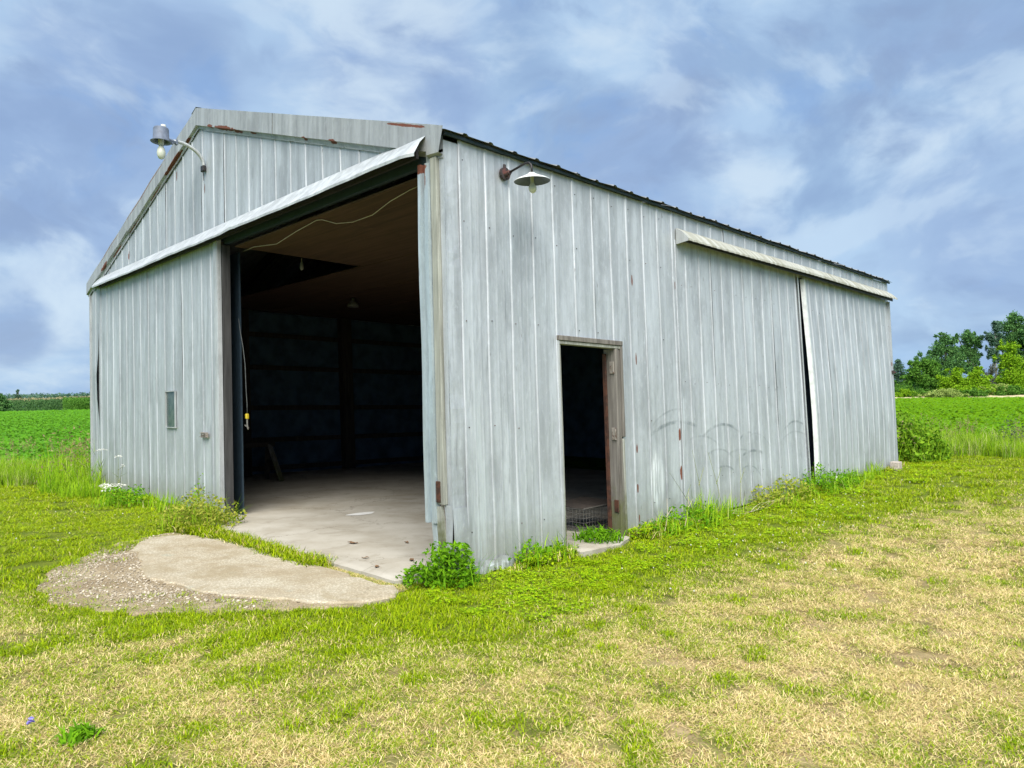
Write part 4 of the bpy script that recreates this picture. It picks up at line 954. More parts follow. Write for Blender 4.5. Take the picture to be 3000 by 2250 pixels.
def scatter(name, P, rotz, scl, idx, lib, extra=None, tilt=None, kind='stuff', label=None, cat=None):
    """a point cloud whose points carry instances of the meshes in lib"""
    n_ = len(P)
    me = bpy.data.meshes.new(name); me.vertices.add(n_); me.vertices.foreach_set('co', np.asarray(P, np.float32).ravel())
    rot = np.zeros((n_, 3), np.float32); rot[:, 2] = rotz
    if tilt is not None: rot[:, :2] = tilt
    a = me.attributes.new('rot', 'FLOAT_VECTOR', 'POINT'); a.data.foreach_set('vector', rot.ravel())
    scl = np.asarray(scl, np.float32); scl = np.repeat(scl[:, None], 3, 1) if scl.ndim == 1 else scl
    a = me.attributes.new('scl', 'FLOAT_VECTOR', 'POINT'); a.data.foreach_set('vector', scl.ravel())
    a = me.attributes.new('idx', 'INT', 'POINT'); a.data.foreach_set('value', np.asarray(idx, np.int32))
    for k, v in (extra or {}).items():
        a = me.attributes.new(k, 'FLOAT', 'POINT'); a.data.foreach_set('value', np.asarray(v, np.float32))
    o = link(name, me); ng = bpy.data.node_groups.new(name, 'GeometryNodeTree')
    ng.interface.new_socket('Geometry', in_out='INPUT', socket_type='NodeSocketGeometry'); ng.interface.new_socket('Geometry', in_out='OUTPUT', socket_type='NodeSocketGeometry')
    N = ng.nodes; gi, go = N.new('NodeGroupInput'), N.new('NodeGroupOutput')
    ip = N.new('GeometryNodeInstanceOnPoints'); ci = N.new('GeometryNodeCollectionInfo')
    ci.inputs['Collection'].default_value = lib; ci.inputs['Separate Children'].default_value = True; ci.inputs['Reset Children'].default_value = True
    ip.inputs['Pick Instance'].default_value = True
    def attr(nm, ty):
        q = N.new('GeometryNodeInputNamedAttribute'); q.data_type = ty; q.inputs[0].default_value = nm
        return [s for s in q.outputs if s.enabled and s.name == 'Attribute'][0]
    lk = ng.links.new
    lk(gi.outputs[0], ip.inputs['Points']); lk(ci.outputs[0], ip.inputs['Instance'])
    lk(attr('rot', 'FLOAT_VECTOR'), ip.inputs['Rotation']); lk(attr('scl', 'FLOAT_VECTOR'), ip.inputs['Scale']); lk(attr('idx', 'INT'), ip.inputs['Instance Index'])
    lk(ip.outputs[0], go.inputs[0])
    md = o.modifiers.new('scatter', 'NODES'); md.node_group = ng
    tag(o, label, cat, None, kind); return o

# --- mown turf
turf = [leafmesh('turf', [blades(110, 0.13, 0.022, 0.062, 0.0046, 25, 75, 100 + i)], M_turf) for i in range(5)]
turf += [leafmesh('turf', [blades(150, 0.135, 0.022, 0.07, 0.0036, 45, 88, 120 + i, 0.2)], M_turf) for i in range(5)]
turf += [leafmesh('turf', [blades(90, 0.10, 0.03, 0.085, 0.0065, 20, 65, 140 + i)], M_turf) for i in range(3)]
def clover(seed):
    r = np.random.default_rng(seed); k = 34; a = r.uniform(0, 6.28, k); q = 0.12 * np.sqrt(r.uniform(0, 1, k)); z = r.uniform(0.02, 0.055, k)
    c = []
    for i in range(k):
        for j in range(3):
            b = a[i] * 3 + j * 2.09; c.append((q[i] * math.cos(a[i]) + .009 * math.cos(b), q[i] * math.sin(a[i]) + .009 * math.sin(b), z[i]))
    return [leaves(np.array(c), 0.8, 0.021, seed, 1.15, .15), blades(25, 0.12, 0.02, 0.05, 0.0045, 20, 60, seed + 1)]
clov = [leafmesh('clover', clover(160 + i), M_clover) for i in range(4)]
LIB = library('turf_tufts', turf + clov)
def keep_lawn(x, y):
    k = ~((x > 0.0) & (x < 10.95) & (y > -0.03) & (y < 10.6)) & ~inpoly(x, y, APRON) & ~((x > -0.52) & (x < 0.1) & (y > 0.1) & (y < 4.55)) & ~((x > -.62) & (x < -.5) & (y > -.05) & (y < 1.15))
    k &= ~((x > 1.45) & (x < 2.40) & (y > -0.20))
    cx, cy = np.mean(DIRT, axis=0); q = vnoise(x * 3.2, y * 3.2, 77, 3); qq = rng.uniform(0, 1, len(x))
    for f_, pr in ((1.03, .80), (.93, .42), (.83, .12), (.70, .03)):
        dd = inpoly(cx + (x - cx) / f_, cy + (y - cy) / f_, DIRT); k &= ~(dd & (qq * .6 + q * .5 > pr ** .5 * .85 + .08) & (qq > pr * .9))
    return k
Pn = []
def ring(n_, x0, x1, y0, y1, dmin, dmax):
    x = rng.uniform(x0, x1, n_); y = rng.uniform(y0, y1, n_); dd = np.hypot(x - CAM.x, y - CAM.y)
    k = (dd >= dmin) & (dd < dmax) & keep_lawn(x, y); return x[k], y[k]
X = []; Y = []; S = []
for dens, dmin, dmax, sc in ((200, 1.0, 4.6, .72), (150, 4.6, 7.0, .80), (62, 7.0, 11.0, 1.05), (30, 11.0, 22.0, 1.35)):
    e = dmax + .1; x0, x1, y0, y1 = max(LX0, CAM.x - e), min(LX1, CAM.x + e), max(LY0, CAM.y - e), min(LY1 + .2, CAM.y + e)
    x, y = ring(int(dens * (x1 - x0) * (y1 - y0)), x0, x1, y0, y1, dmin, dmax)
    k = ((x - CAM.x) * fw.x + (y - CAM.y) * fw.y) > -1.0
    X.append(x[k]); Y.append(y[k]); S.append(np.full(k.sum(), sc))
X, Y, S = map(np.concatenate, (X, Y, S)); D = dryness(X, Y)
near_side = (Y < 0.0) & (Y > -1.6) & (X > -0.6); r_ = rng.uniform(0, 1, len(X))
idx = np.where(D > 0.5, rng.integers(5, 10, len(X)), rng.integers(0, 5, len(X)))
idx = np.where((D < 0.35) & near_side & (r_ < 0.20 * (1 - np.clip((-Y - .9) / .7, 0, 1))), rng.integers(13, 17, len(X)), idx)
idx = np.where((D < 0.10) & ~near_side & (r_ < 0.3), rng.integers(10, 13, len(X)), idx)
hgt = .82 * S * rng.uniform(0.75, 1.25, len(X)) * (1 - .35 * sstep(Y, 3, 5)) * np.where(D < 0.15, 1.08, 0.85 + 0.1 * vnoise(X * 2, Y * 2, 4, 2))
o = scatter('lawn_grass', np.stack([X, Y, lawn_h(X, Y)], -1), rng.uniform(0, 6.28, len(X)), np.stack([S, S, hgt], -1), idx, LIB, dict(dry=D), rng.normal(0, .08, (len(X), 2)),
            label='mown lawn, green beside the barn and straw coloured in front', cat='grass')
# white clover heads
def head(seed):
    r = np.random.default_rng(seed); u = r.normal(size=(26, 3)); u /= np.linalg.norm(u, axis=1)[:, None]; c = u * .009 + np.array([0, 0, .055])
    return [leaves(c, 0.2, .011, seed, 1.5)]
CH = library('clover_heads', [leafmesh('clover_head', head(i), M_white) for i in range(3)])
x = np.concatenate([rng.normal(4.4, 1.5, 90), rng.uniform(0.5, 9, 50)]); y = np.concatenate([rng.normal(-1.15, .40, 90), rng.uniform(-2.6, -0.3, 50)])
x = np.concatenate([x, rng.uniform(-4, -0.6, 50)]); y = np.concatenate([y, rng.uniform(4, 10.5, 50)])
k = keep_lawn(x, y) & (dryness(x, y) < .55); x, y = x[k], y[k]
scatter('clover_flowers', np.stack([x, y, lawn_h(x, y)], -1), rng.uniform(0, 6, len(x)), rng.uniform(.4, .7, len(x)), rng.integers(0, 3, len(x)), CH, label='tiny white clover heads dotted through the green turf', cat='flowers')
# gravel stones
import bmesh
def stone(seed):
    r = random.Random(seed); bm = bmesh.new(); bmesh.ops.create_icosphere(bm, subdivisions=1, radius=1)
    for v in bm.verts: v.co = Vector((v.co.x * r.uniform(.8, 1.3), v.co.y * r.uniform(.6, 1.0), v.co.z * r.uniform(.3, .6)))
    me = bpy.data.meshes.new('stone'); bm.to_mesh(me); bm.free(); me.materials.append(M_stone); return me
ST = library('stones', [stone(i) for i in range(6)])
x = rng.uniform(-3.0, -0.6, 22000); y = rng.uniform(-.5, 4.3, 22000)
edge = vnoise(x * 3, y * 3, 31, 3)
cx, cy = np.mean(DIRT, axis=0); e1 = inpoly(cx + (x - cx) / .9, cy + (y - cy) / .9, DIRT); e2 = inpoly(cx + (x - cx) / 1.04, cy + (y - cy) / 1.04, DIRT)
k = e2 & ~inpoly(x, y, APRON) & (edge + rng.uniform(-.25, .25, len(x)) > np.where(e1, 0.36, 0.62)); x, y = x[k], y[k]
scatter('gravel', np.stack([x, y, np.full(len(x), 0.006)], -1), rng.uniform(0, 6.28, len(x)), 0.005 + 0.0105 * rng.uniform(0, 1, len(x)) ** 2.4, rng.integers(0, 6, len(x)), ST, dict(tone=rng.uniform(0, 1, len(x)) ** 1.2), rng.normal(0, .3, (len(x), 2)),
        label='pale crushed gravel around the concrete apron', cat='gravel')
# grass in the joint in front of the floor slab
n_ = 210; y = rng.uniform(1.15, 4.25, n_); x = -0.56 + rng.normal(0, .035, n_) - 0.05 * (y > 3.2)
scatter('joint_grass', np.stack([x, y, np.zeros(n_)], -1), rng.uniform(0, 6, n_), rng.uniform(.8, 1.4, n_) * (1 + .6 * sstep(y, 3.0, 4.2)), rng.integers(10, 13, n_), LIB, dict(dry=rng.uniform(0, .2, n_)), label='green grass growing in the joint along the concrete floor', cat='grass')
n_ = 75; y = rng.uniform(-.02, 1.2, n_); x = -0.56 + rng.normal(0, .03, n_)
scatter('dry_joint_grass', np.stack([x, y, np.zeros(n_)], -1), rng.uniform(0, 6, n_), rng.uniform(.3, .6, n_), rng.integers(5, 10, n_), LIB, dict(dry=rng.uniform(.4, 1, n_)), label='dead brown tufts between the bricks of the joint', cat='grass')
# straggling grass against the foot of the walls
def foot(nm, x, y, lab):
    g_ = vnoise(x * 2.3 + 5, y * 2.3, 51, 3); k = g_ + rng.uniform(-.15, .15, len(x)) > .44; x, y, g_ = x[k], y[k], g_[k]
    sc = (.7 + 2.2 * np.clip(g_ - .42, 0, .5)) * rng.uniform(.8, 1.3, len(x))
    scatter(nm, np.stack([x, y, ground_h(x, y) - .01], -1), rng.uniform(0, 6, len(x)), np.stack([sc * .9, sc * .9, sc * 1.5], -1), np.where(rng.uniform(0, 1, len(x)) < .35, rng.integers(13, 17, len(x)), rng.integers(10, 13, len(x))), LIB, dict(dry=rng.uniform(0, .45, len(x))), rng.normal(0, .15, (len(x), 2)), label=lab, cat='grass')
q = rng.uniform(.25, 10.9, 420); q = q[(q < 1.42) | (q > 2.40)]
foot('wall_foot_grass', q, -.05 - np.abs(rng.normal(0, .06, len(q))), 'straggling green grass along the foot of the side wall')
q = rng.uniform(4.6, 10.4, 200); foot('wall_foot_grass', -.13 - np.abs(rng.normal(0, .06, len(q))), q, 'straggling green grass along the foot of the front sliding door')
# --- tall uncut grass along the lawn's far edges
def tall(seed, h=0.62, nb=60):
    ps = [blades(nb, 0.16, h * .45, h, 0.010, 5, 38, seed, 0.9)]
    return ps
TG = library('tall_tufts', [leafmesh('tall_tuft', tall(200 + i), M_tall) for i in range(5)])
def strip_pts(n_, xa, xb, ya, yb):
    x = rng.uniform(xa, xb, n_); y = rng.uniform(ya, yb, n_); return x, y
for nm, (xa, xb, ya, yb), lab, n_ in (('tall_grass', (-14, 6, 11.35, 13.6), 'tall uncut bright grass along the lawn edge left of the barn', 2600), ('tall_grass', (13.85, 16.2, -14, 6), 'tall uncut bright grass along the lawn edge right of the barn', 2600)):
    x, y = strip_pts(n_, xa, xb, ya, yb); dd = vnoise(x * .8, y * .8, 17, 3) - (.2 if xb < 10 else 0)
    depth = (y - 11.35) if xb < 10 else (x - 13.85)
    s = (0.80 + .5 * dd) * (0.76 + .22 * np.clip(depth, 0, 1)) * rng.uniform(.8, 1.15, n_)
    scatter(nm, np.stack([x, y, ground_h(x, y) - .06], -1), rng.uniform(0, 6, n_), s, rng.integers(0, 5, n_), TG, dict(dry=np.clip(rng.uniform(-.4, .6, n_), 0, 1)), label=lab, cat='grass')
# seed heads over the strips
def seedtop(seed):
    r = np.random.default_rng(seed); ps = []
    for k in range(5):
        a = r.uniform(0, 6.28); q = r.uniform(0, .15); h = r.uniform(.5, .8); bx, by = q * math.cos(a), q * math.sin(a)
        c = np.stack([bx + r.normal(0, .012, 16) + .08 * np.cos(a) * np.linspace(.7, 1, 16), by + r.normal(0, .012, 16) + .08 * np.sin(a) * np.linspace(.7, 1, 16), np.linspace(h * .78, h, 16)], -1)
        ps.append(leaves(c, .2, .026, seed * 7 + k, 2.2))
    return ps
SD = library('seed_tops', [leafmesh('seed_top', seedtop(i), M_brownseed) for i in range(4)])
for (xa, xb, ya, yb), lab in (((-12, 4, 11.6, 13.4), 'pale seed heads above the tall grass left of the barn'), ((14.2, 16, -12, 4), 'pale seed heads above the tall grass right of the barn')):
    x, y = strip_pts(110, xa, xb, ya, yb)
    scatter('grass_seed_heads', np.stack([x, y, ground_h(x, y) - .03], -1), rng.uniform(0, 6, 110), rng.uniform(.8, 1.15, 110), rng.integers(0, 4, 110), SD, label=lab, cat='grass')

# --- soybean fields
def soy(seed, k=52):
    r = np.random.default_rng(seed); a = r.uniform(0, 6.28, k); q = .33 * np.sqrt(r.uniform(0, 1, k)); z = .50 * (1 - (q / .40) ** 2) * r.uniform(.55, 1, k) + .06
    return [leaves(np.stack([q * np.cos(a), q * np.sin(a), z], -1), .72, .125, seed, 1.35, .3)]
SY = library('soy_plants', [leafmesh('soy_plant', soy(300 + i), M_soy) for i in range(6)])
SYL = library('soy_plants_deep', [leafmesh('soy_plant', soy(320 + i), M_soyl) for i in range(6)])
def soyfield(name, P, lab, SY=SY):
    x, y, s = P; n_ = len(x)
    ss_ = s * rng.uniform(.8, 1.2, n_)
    scatter(name, np.stack([x, y, ground_h(x, y) - .16 + .05 * vnoise(x * .3, y * .3, 9, 2)], -1), rng.uniform(0, 6, n_), np.stack([ss_, ss_, np.minimum(ss_, rng.uniform(.85, 1.1, n_))], -1), rng.integers(0, 6, n_), SY, label=lab, cat='crop')
def rows(far, near, step):
    out = []
    v = near
    while v < far:
        lo, hi = (-13 + .10 * (v - 13), 6 + .36 * (v - 13)); sc = step if v < 45 else step * (v / 45) ** .9
        u = np.arange(lo, hi, .42 * sc); out.append((np.full(len(u), v) + rng.normal(0, .08, len(u)), u + rng.normal(0, .1, len(u)), np.full(len(u), sc))); v += .78 * sc
    return [np.concatenate(q) for q in zip(*out)]
vx, uy, s = rows(100, 15.6, 1.0); soyfield('soybean_crop', (vx, uy, s), 'bright green soybean field behind the barn on the right')
vy, ux, s = rows(124, 13.2, 1.0); soyfield('soybean_crop', (ux + 2, vy, s), 'deep green soybean field behind the barn on the left', SYL)

# --- weeds by the barn
def weed(name, x, y, z, label, cat, parts, group=None):
    """parts: list of (child name, leaf parts, material)"""
    o = empty(name, label, cat, group); o.location = (x, y, z)
    for nm, ps, m in parts: link(nm, leafmesh(nm, ps, m), o)
    return o
def bushy(seed, rad, h, k, size, flat=.45, cx=1.0, cy=1.0):
    r = np.random.default_rng(seed); u = r.normal(size=(k, 3)); u /= np.linalg.norm(u, axis=1)[:, None]; q = r.uniform(.25, 1, k) ** .5
    lump = 1 + .22 * np.sin(u[:, 0] * 5 + seed) * np.cos(u[:, 1] * 4 + seed * 2)
    c = u * (q * lump)[:, None]; c[:, 2] = np.abs(c[:, 2])
    return leaves(c * np.array([rad * cx, rad * cy, h]) + np.array([0, 0, .01]), flat, size, seed, 1.7, .35)
def stems(pts, rad, seed=0):
    """thin tapered stems from base to tip as triangular tubes"""
    Vs = []; Fs = []; o_ = 0; r = np.random.default_rng(seed); rn = []
    for p in pts:
        p = [np.array(q, float) for q in p]; n_ = len(p)
        for i, q in enumerate(p):
            w = rad * (1 - .6 * i / max(1, n_ - 1))
            for k in range(3): Vs.append(q + w * np.array([math.cos(k * 2.094), math.sin(k * 2.094), 0]))
        for i in range(n_ - 1):
            for k in range(3): Fs.append((o_ + i * 3 + k, o_ + i * 3 + (k + 1) % 3, o_ + i * 3 + 3 + (k + 1) % 3, o_ + i * 3 + 3 + k))
        o_ += n_ * 3; rn += [r.uniform()] * (n_ * 3)
    return np.array(Vs), [np.array(Fs)], np.array(rn)
weed('weed_clump', -0.12, -0.10, 0.0, 'dense dark green leafy weed at the foot of the front right corner', 'weed',
     [('foliage', [bushy(1, .25, .33, 900, .045), bushy(2, .18, .24, 300, .03, cx=1.3), (lambda q: (q[0] + np.array([-.20, .14, 0]), q[1], q[2]))(bushy(3, .20, .15, 260, .05, .55)), blades(70, .3, .12, .30, .008, 15, 55, 9)], M_weed)])
weed('weed_clump', -0.50, 4.16, 0.0, 'yellowing weed clump with dry curls beside the left door post', 'weed',
     [('foliage', [bushy(4, .44, .42, 1500, .042, .35, 1, 1.35), bushy(5, .30, .24, 500, .05, .5, 1.2, 1.6)], M_weedy), ('blade', [blades(170, .42, .15, .48, .008, 10, 60, 12)], M_tall)])
weed('weed_stalk', -0.28, 4.75, 0.0, 'thin upright feathery weed stalk against the front sliding door', 'weed',
     [('stem', [stems([[(0, 0, 0), (.02, .03, .3), (.0, .02, .62)], [(0.02, .05, .1), (.05, .14, .35)], [(0, 0, .15), (-.03, -.10, .4)]], .006)], M_stalk), ('foliage', [bushy(6, .12, .55, 140, .035, .3)], M_weed)])
for i, (x, y, rad, h, lab) in enumerate([(-0.50, 9.75, .50, .80, 'tallest arching bright grass clump at the left corner of the barn'), (-0.55, 8.85, .38, .36, 'low bright grass clump left of the white flower umbels')]):
    weed('grass_clump', x, y, 0.0, lab, 'grass', [('blade', [blades(420, rad, h * .35, h, .009, 8, 55, 30 + i, .9), blades(160, rad * 1.1, h * .3, h * .6, .009, 30, 78, 40 + i, .6)], M_tall)], 'grass clumps at the left corner')
weed('weed_clump', -0.42, 7.15, 0.0, 'low dark green clump in front of the white flower umbels', 'weed', [('foliage', [bushy(33, .42, .27, 700, .045, .4, .8, 1.35)], M_weed), ('blade', [blades(200, .5, .10, .32, .008, 15, 65, 34, .8)], M_tall)])
weed('grass_tuft', -0.22, 5.95, 0, 'short pointed grass tuft at the foot of the front sliding door, right', 'grass', [('blade', [blades(60, .16, .15, .36, .011, 5, 35, 51, .6)], M_tall)], 'short tufts along the front sliding door')
weed('grass_tuft', -0.22, 5.35, 0, 'spiky grass tuft under the door handle of the front sliding door', 'grass', [('blade', [blades(50, .14, .12, .32, .010, 5, 35, 52, .6)], M_tall)], 'short tufts along the front sliding door')
weed('grass_tuft', -0.25, 6.5, 0, 'small grass tuft under the window of the front sliding door', 'grass', [('blade', [blades(45, .14, .10, .26, .010, 5, 40, 53, .6)], M_tall)], 'short tufts along the front sliding door')
def umbel(cx, cy, cz, rad, seed, k=60):
    r = np.random.default_rng(seed); a = r.uniform(0, 6.28, k); q = rad * np.sqrt(r.uniform(0, 1, k))
    return leaves(np.stack([cx + q * np.cos(a), cy + q * np.sin(a), cz + .03 * (1 - (q / rad) ** 2) + r.normal(0, .004, k)], -1), .8, .024, seed, 1.1, .1)
for i, (x, y, stl, lab) in enumerate([
    (-0.30, 8.85, [(0, 0, .73, .09)], 'tall thin flower stalk with one flat white umbel near the left barn corner'),
    (-0.30, 7.95, [(0.0, 0.0, .66, .06), (.1, .12, .50, .03)], 'thin stalk with small white umbel right of the tallest stalk'),
    (-0.40, 7.85, [(0, 0, .22, .19), (-.03, .34, .20, .08), (.0, .24, .12, .11), (-.06, -.12, .20, .12)], 'low plant with broad drooping white umbels before the front sliding door')]):
    st = []; um = []
    for j, (ox, oy, hh, rad) in enumerate(stl):
        st.append([(0, 0, 0), (ox * .4, oy * .4, hh * .5), (ox, oy, hh)]); um.append(umbel(ox, oy, hh, rad, 60 + i * 5 + j, int(900 * rad)))
        for q in range(3): st.append([(ox * .6, oy * .6, hh * (.35 + .17 * q)), (ox * .6 + .10 * math.cos(q * 2.4 + i), oy * .6 + .10 * math.sin(q * 2.4 + i), hh * (.48 + .17 * q))])
    weed('wild_carrot', x, y, 0.0, lab, 'flower', [('stem', [stems(st, .006, i)], M_stalk), ('umbel', um, M_white)], 'white wild carrots at the left corner')
weed('seeding_weed', -0.20, 10.95, 0.04, 'tall brownish seeding weed standing behind the left corner of the barn', 'weed',
     [('foliage', [bushy(70, .65, 1.05, 650, .05, .2)], M_brownseed), ('blade', [blades(160, .6, .5, 1.0, .010, 5, 35, 71, .7)], M_tall), ('stem', [stems([[(.3 * math.cos(a), .3 * math.sin(a), 0), (.5 * math.cos(a), .5 * math.sin(a), .9)] for a in np.linspace(0, 6, 9)], .006)], M_stalk)])
# along the side wall
for i, (x, y, rad, h, k, mat, lab) in enumerate([
    (0.85, -.07, .22, .20, 260, M_weed, 'small leafy weed at the wall foot left of the walk door'),
    (1.20, -.07, .18, .14, 160, M_weed, 'flat low weed right beside the doorstep'),
    (2.85, -.12, .30, .15, 300, M_weed, 'low dark weed at the wall foot just right of the walk door'),
    (3.45, -.16, .40, .26, 520, M_weed, 'broad green weed under the rust streaks on the side wall'),
    (5.35, -.20, .42, .24, 460, M_weedy, 'yellow green weed at the wall foot left of the fallen stalks'),
    (5.95, -.18, .40, .34, 560, M_weedy, 'taller yellow green weed at the wall below the sliding door'),
    (6.85, -.22, .42, .38, 650, M_weed, 'leafy weed mound below the dark door gap, left side'),
    (7.45, -.24, .40, .27, 560, M_weed, 'rounded dark weed just left of the white cup'),
    (8.15, -.16, .30, .20, 300, M_weed, 'low weed right of the white cup')]):
    z = gh(x, 0) - .01
    weed('weed_clump', x, y, z, lab, 'weed', [('foliage', [bushy(80 + i, rad, h, k, .045, .4, 1.25, .75)], mat), ('blade', [blades(70, rad, .10, .28 + h * .4, .008, 8, 50, 400 + i, .7)], M_tall)], 'weeds along the side wall')
for i, (x, h, lab) in enumerate([(3.72, .46, 'spiky upright grass tuft below the scuffed arcs on the side wall'), (4.25, .32, 'arching grass tuft right of the spiky tuft'), (9.3, .36, 'short grass tuft at the foot of the far sliding door'), (8.75, .24, 'small grass tuft left of the far short tuft')]):
    weed('grass_tuft', x, -.16, gh(x, 0) - .01, lab, 'grass', [('blade', [blades(110, .20, h * .4, h, .010, 4, 38, 90 + i, .8)], M_tall)], 'grass tufts along the side wall')
for i, (x0, y0, x1, z1, lab) in enumerate([(3.55, -.2, 3.10, .62, 'long dead stalk leaning left over the white wall smudge'), (3.75, -.15, 3.62, .85, 'tall dead stalk leaning against the wall by the rust streak'), (3.15, -.25, 3.45, .42, 'pale dead stalk crossing low in front of the wall'), (2.75, -.25, 3.0, .36, 'short bleached stalk near the walk door'), (4.15, -.18, 3.95, .8, 'thin upright dead stalk below the first arc'), (4.6, -.16, 4.75, .72, 'dead stalk standing below the middle arcs')]):
    z = gh(x0, 0); mat = M_drystalk if i in (2, 3) else M_stalk
    o = link('dry_stalk', leafmesh('dry_stalk', [stems([[(x0, y0, z), ((x0 + x1) / 2 + .02, y0 * .8, z + (z1) * .5), (x1, y0 * .5, z + z1)], [((x0 + x1) / 2, y0 * .8, z + z1 * .5), ((x0 + x1) / 2 + .12, y0 * .8, z + z1 * .75)]], .005, i)], mat))
    tag(o, lab, 'stalk', 'dead stalks along the side wall')
o = link('dry_stalk', leafmesh('dry_stalk', [stems([[(4.15 + .2 * i, -.30 + .05 * math.sin(i * 1.3 + j), gh(4.2 + .2 * i, 0) + .05 + .03 * math.sin(i + j)) for i in range(9)] for j in range(4)], .007, 3)], M_drystalk))
tag(o, 'bundle of fallen straw coloured stalks lying along the wall foot', 'stalk', 'dead stalks along the side wall')
weed('grass_tuft', 2.0, .06, .04, 'leafy green grass tuft growing in the walk door opening', 'grass', [('blade', [blades(210, .26, .08, .22, .012, 25, 75, 97, .8), bushy(98, .2, .12, 220, .05, .5)], M_weed)])
# bushes behind the far right corner
weed('weed_bush', 12.35, .25, gh(12.4, 0) - .05, 'big tangled weed bush behind the far right corner of the barn', 'bush',
     [('foliage', [bushy(110, .70, .92, 2600, .085, .3, 1.0, 1.05), bushy(111, .55, 1.02, 900, .07, .25)], M_bush), ('blade', [blades(170, .65, .4, 1.0, .014, 5, 55, 112, .9)], M_tall), ('seed_head', [(lambda q: (q[0] + np.array([-.2, .25, .35]), q[1], q[2]))(bushy(113, .65, .75, 260, .045, .2))], M_brownseed)])
weed('weed_bush', 12.55, -.12, gh(12.75, 0) - .05, 'lower green weed bush right of the big tangled bush', 'bush',
     [('foliage', [bushy(114, .42, .50, 1000, .075, .3)], M_bush), ('blade', [blades(120, .42, .2, .5, .012, 8, 60, 115, .9)], M_tall)])
weed('flowering_weed', 15.2, -1.1, gh(15.2, 0), 'pale blue grey flowering weed in the tall grass right of the barn', 'weed', [('foliage', [bushy(116, .45, .78, 420, .05, .3)], M_tgrey)])
weed('flowering_weed', 15.4, -3.0, gh(15.4, 0), 'white topped weed in the tall grass at the right edge', 'weed', [('foliage', [bushy(117, .35, .75, 260, .05, .3)], M_tpale), ('umbel', [umbel(0, 0, .85, .12, 118, 60), umbel(.3, .4, .7, .1, 119, 50)], M_white)])
fl_ = weed('violet_flower', -3.19, -0.92, 0.0, 'tiny violet flower in the dry grass at the lower left', 'flower', [('stem', [stems([[(0, 0, 0), (0, 0, .05)]], .002)], M_stalk), ('petal', [umbel(0, 0, .05, .010, 130, 14)], M_violet)])
for i, (x, y, rad, lab) in enumerate([(-3.05, -1.10, .075, 'dark green rosette weed below the violet flower in the dry lawn')]):
    weed('rosette_weed', x, y, 0.0, lab, 'weed', [('foliage', [blades(70, rad, .04, .09, .012, 30, 75, 140 + i), bushy(141, rad, .05, 60, .03, .6)], M_weed)])

# ------------------------------------------------------------------ trees and far fields
def dirpt(px, depth):
    d_ = fw + r2 * ((px - 1500) / 2115.1); return CAM.x + d_.x * depth, CAM.y + d_.y * depth
def crown(lobes, k, size, seed, flat=.3):
    """leaf clumps through a set of ellipsoid lobes (cx, cy, cz, rx, ry, rz)"""
    ps = []; tot = sum(l[3] * l[5] for l in lobes)
    for i, (cx, cy, cz, rx, ry, rz) in enumerate(lobes):
        r = np.random.default_rng(seed * 31 + i); n_ = max(20, int(2.9 * k * rx * rz / tot)); u = r.normal(size=(n_, 3)); u /= np.linalg.norm(u, axis=1)[:, None]
        q = r.uniform(.15, 1, n_) ** .45; lump = 1 + .25 * np.sin(u[:, 0] * 4.1 + i * 2 + seed) * np.cos(u[:, 2] * 5.3 + i) + .15 * np.sin(u[:, 1] * 9 + seed)
        # twigs: pull part of the clumps together so that gaps open between them
        c = u * (q * lump)[:, None]; tw = r.normal(size=(max(6, n_ // 26), 3)); tw /= np.linalg.norm(tw, axis=1)[:, None]; tw *= r.uniform(.35, 1.02, len(tw))[:, None]
        a = r.integers(0, len(tw), n_); c = c * .62 + tw[a] * .38 + r.normal(0, .06, (n_, 3))
        ps.append(leaves(c * np.array([rx, ry, rz]) + np.array([cx, cy, cz]), flat, size, seed * 77 + i, 1.4, .3))
    return ps
def tree(px, depth, htop, lobes, k, size, mat, label, name='tree', group=None, trunk=.22, limbs=(), bark=None, seed=1, lean=0.0):
    """lobes given in units of the tree height: across the view, height, half widths"""
    x, y = dirpt(px, depth); z = gh(x, y) - .2; o = empty(name, label, 'tree' if 'shrub' not in name and 'bush' not in name else 'bush', group); o.location = (x, y, z); H = htop - z
    rx_, ry_ = rt.x, rt.y
    lobes = [(a, b, w * 1.10, h * 1.10) for a, b, w, h in lobes]
    rl = random.Random(seed); ex = []
    for a, b, w, h in lobes:
        for q in range(5):
            t = rl.uniform(0, 6.283); e = rl.uniform(.75, 1.1); ex.append((a + w * e * math.cos(t), min(1.0, max(.08, b + h * e * math.sin(t) * .9)), w * rl.uniform(.25, .48), h * rl.uniform(.22, .42)))
    lobes = [(a, b, w * .86, h * .86) for a, b, w, h in lobes] + ex
    lb = [(a * H * rx_ + (((i * 37) % 11) / 11 - .5) * .25 * w * H * fw.x, a * H * ry_ + (((i * 37) % 11) / 11 - .5) * .25 * w * H * fw.y, min(b * H, H - h * H * .9), w * H, w * H * .9, h * H) for i, (a, b, w, h) in enumerate(lobes)]
    if trunk:
        mb = MB(); top = min(.95, max(b for a, b, w, h in lobes))
        mb.tube([(0, 0, -.2), (lean * H * .3 * rx_, lean * H * .3 * ry_, H * top * .4), (lean * H * rx_, lean * H * ry_, H * top)], [trunk, trunk * .7, trunk * .25], 7)
        for (a, b, w, h) in lobes[:7]:
            mb.tube([(lean * H * .2 * rx_, lean * H * .2 * ry_, H * b * .5), (a * H * .6 * rx_, a * H * .6 * ry_, H * b * .85), (a * H * rx_, a * H * ry_, H * (b + h * .3))], [trunk * .45, trunk * .3, trunk * .12], 5)
        mb.build('trunk', bark or M_bark, o)
    link('crown', leafmesh('crown', crown(lb, k, size * .76, seed), mat), o); return o
hz = lambda px: 1192.2 - 0.0054 * (px - 1500)
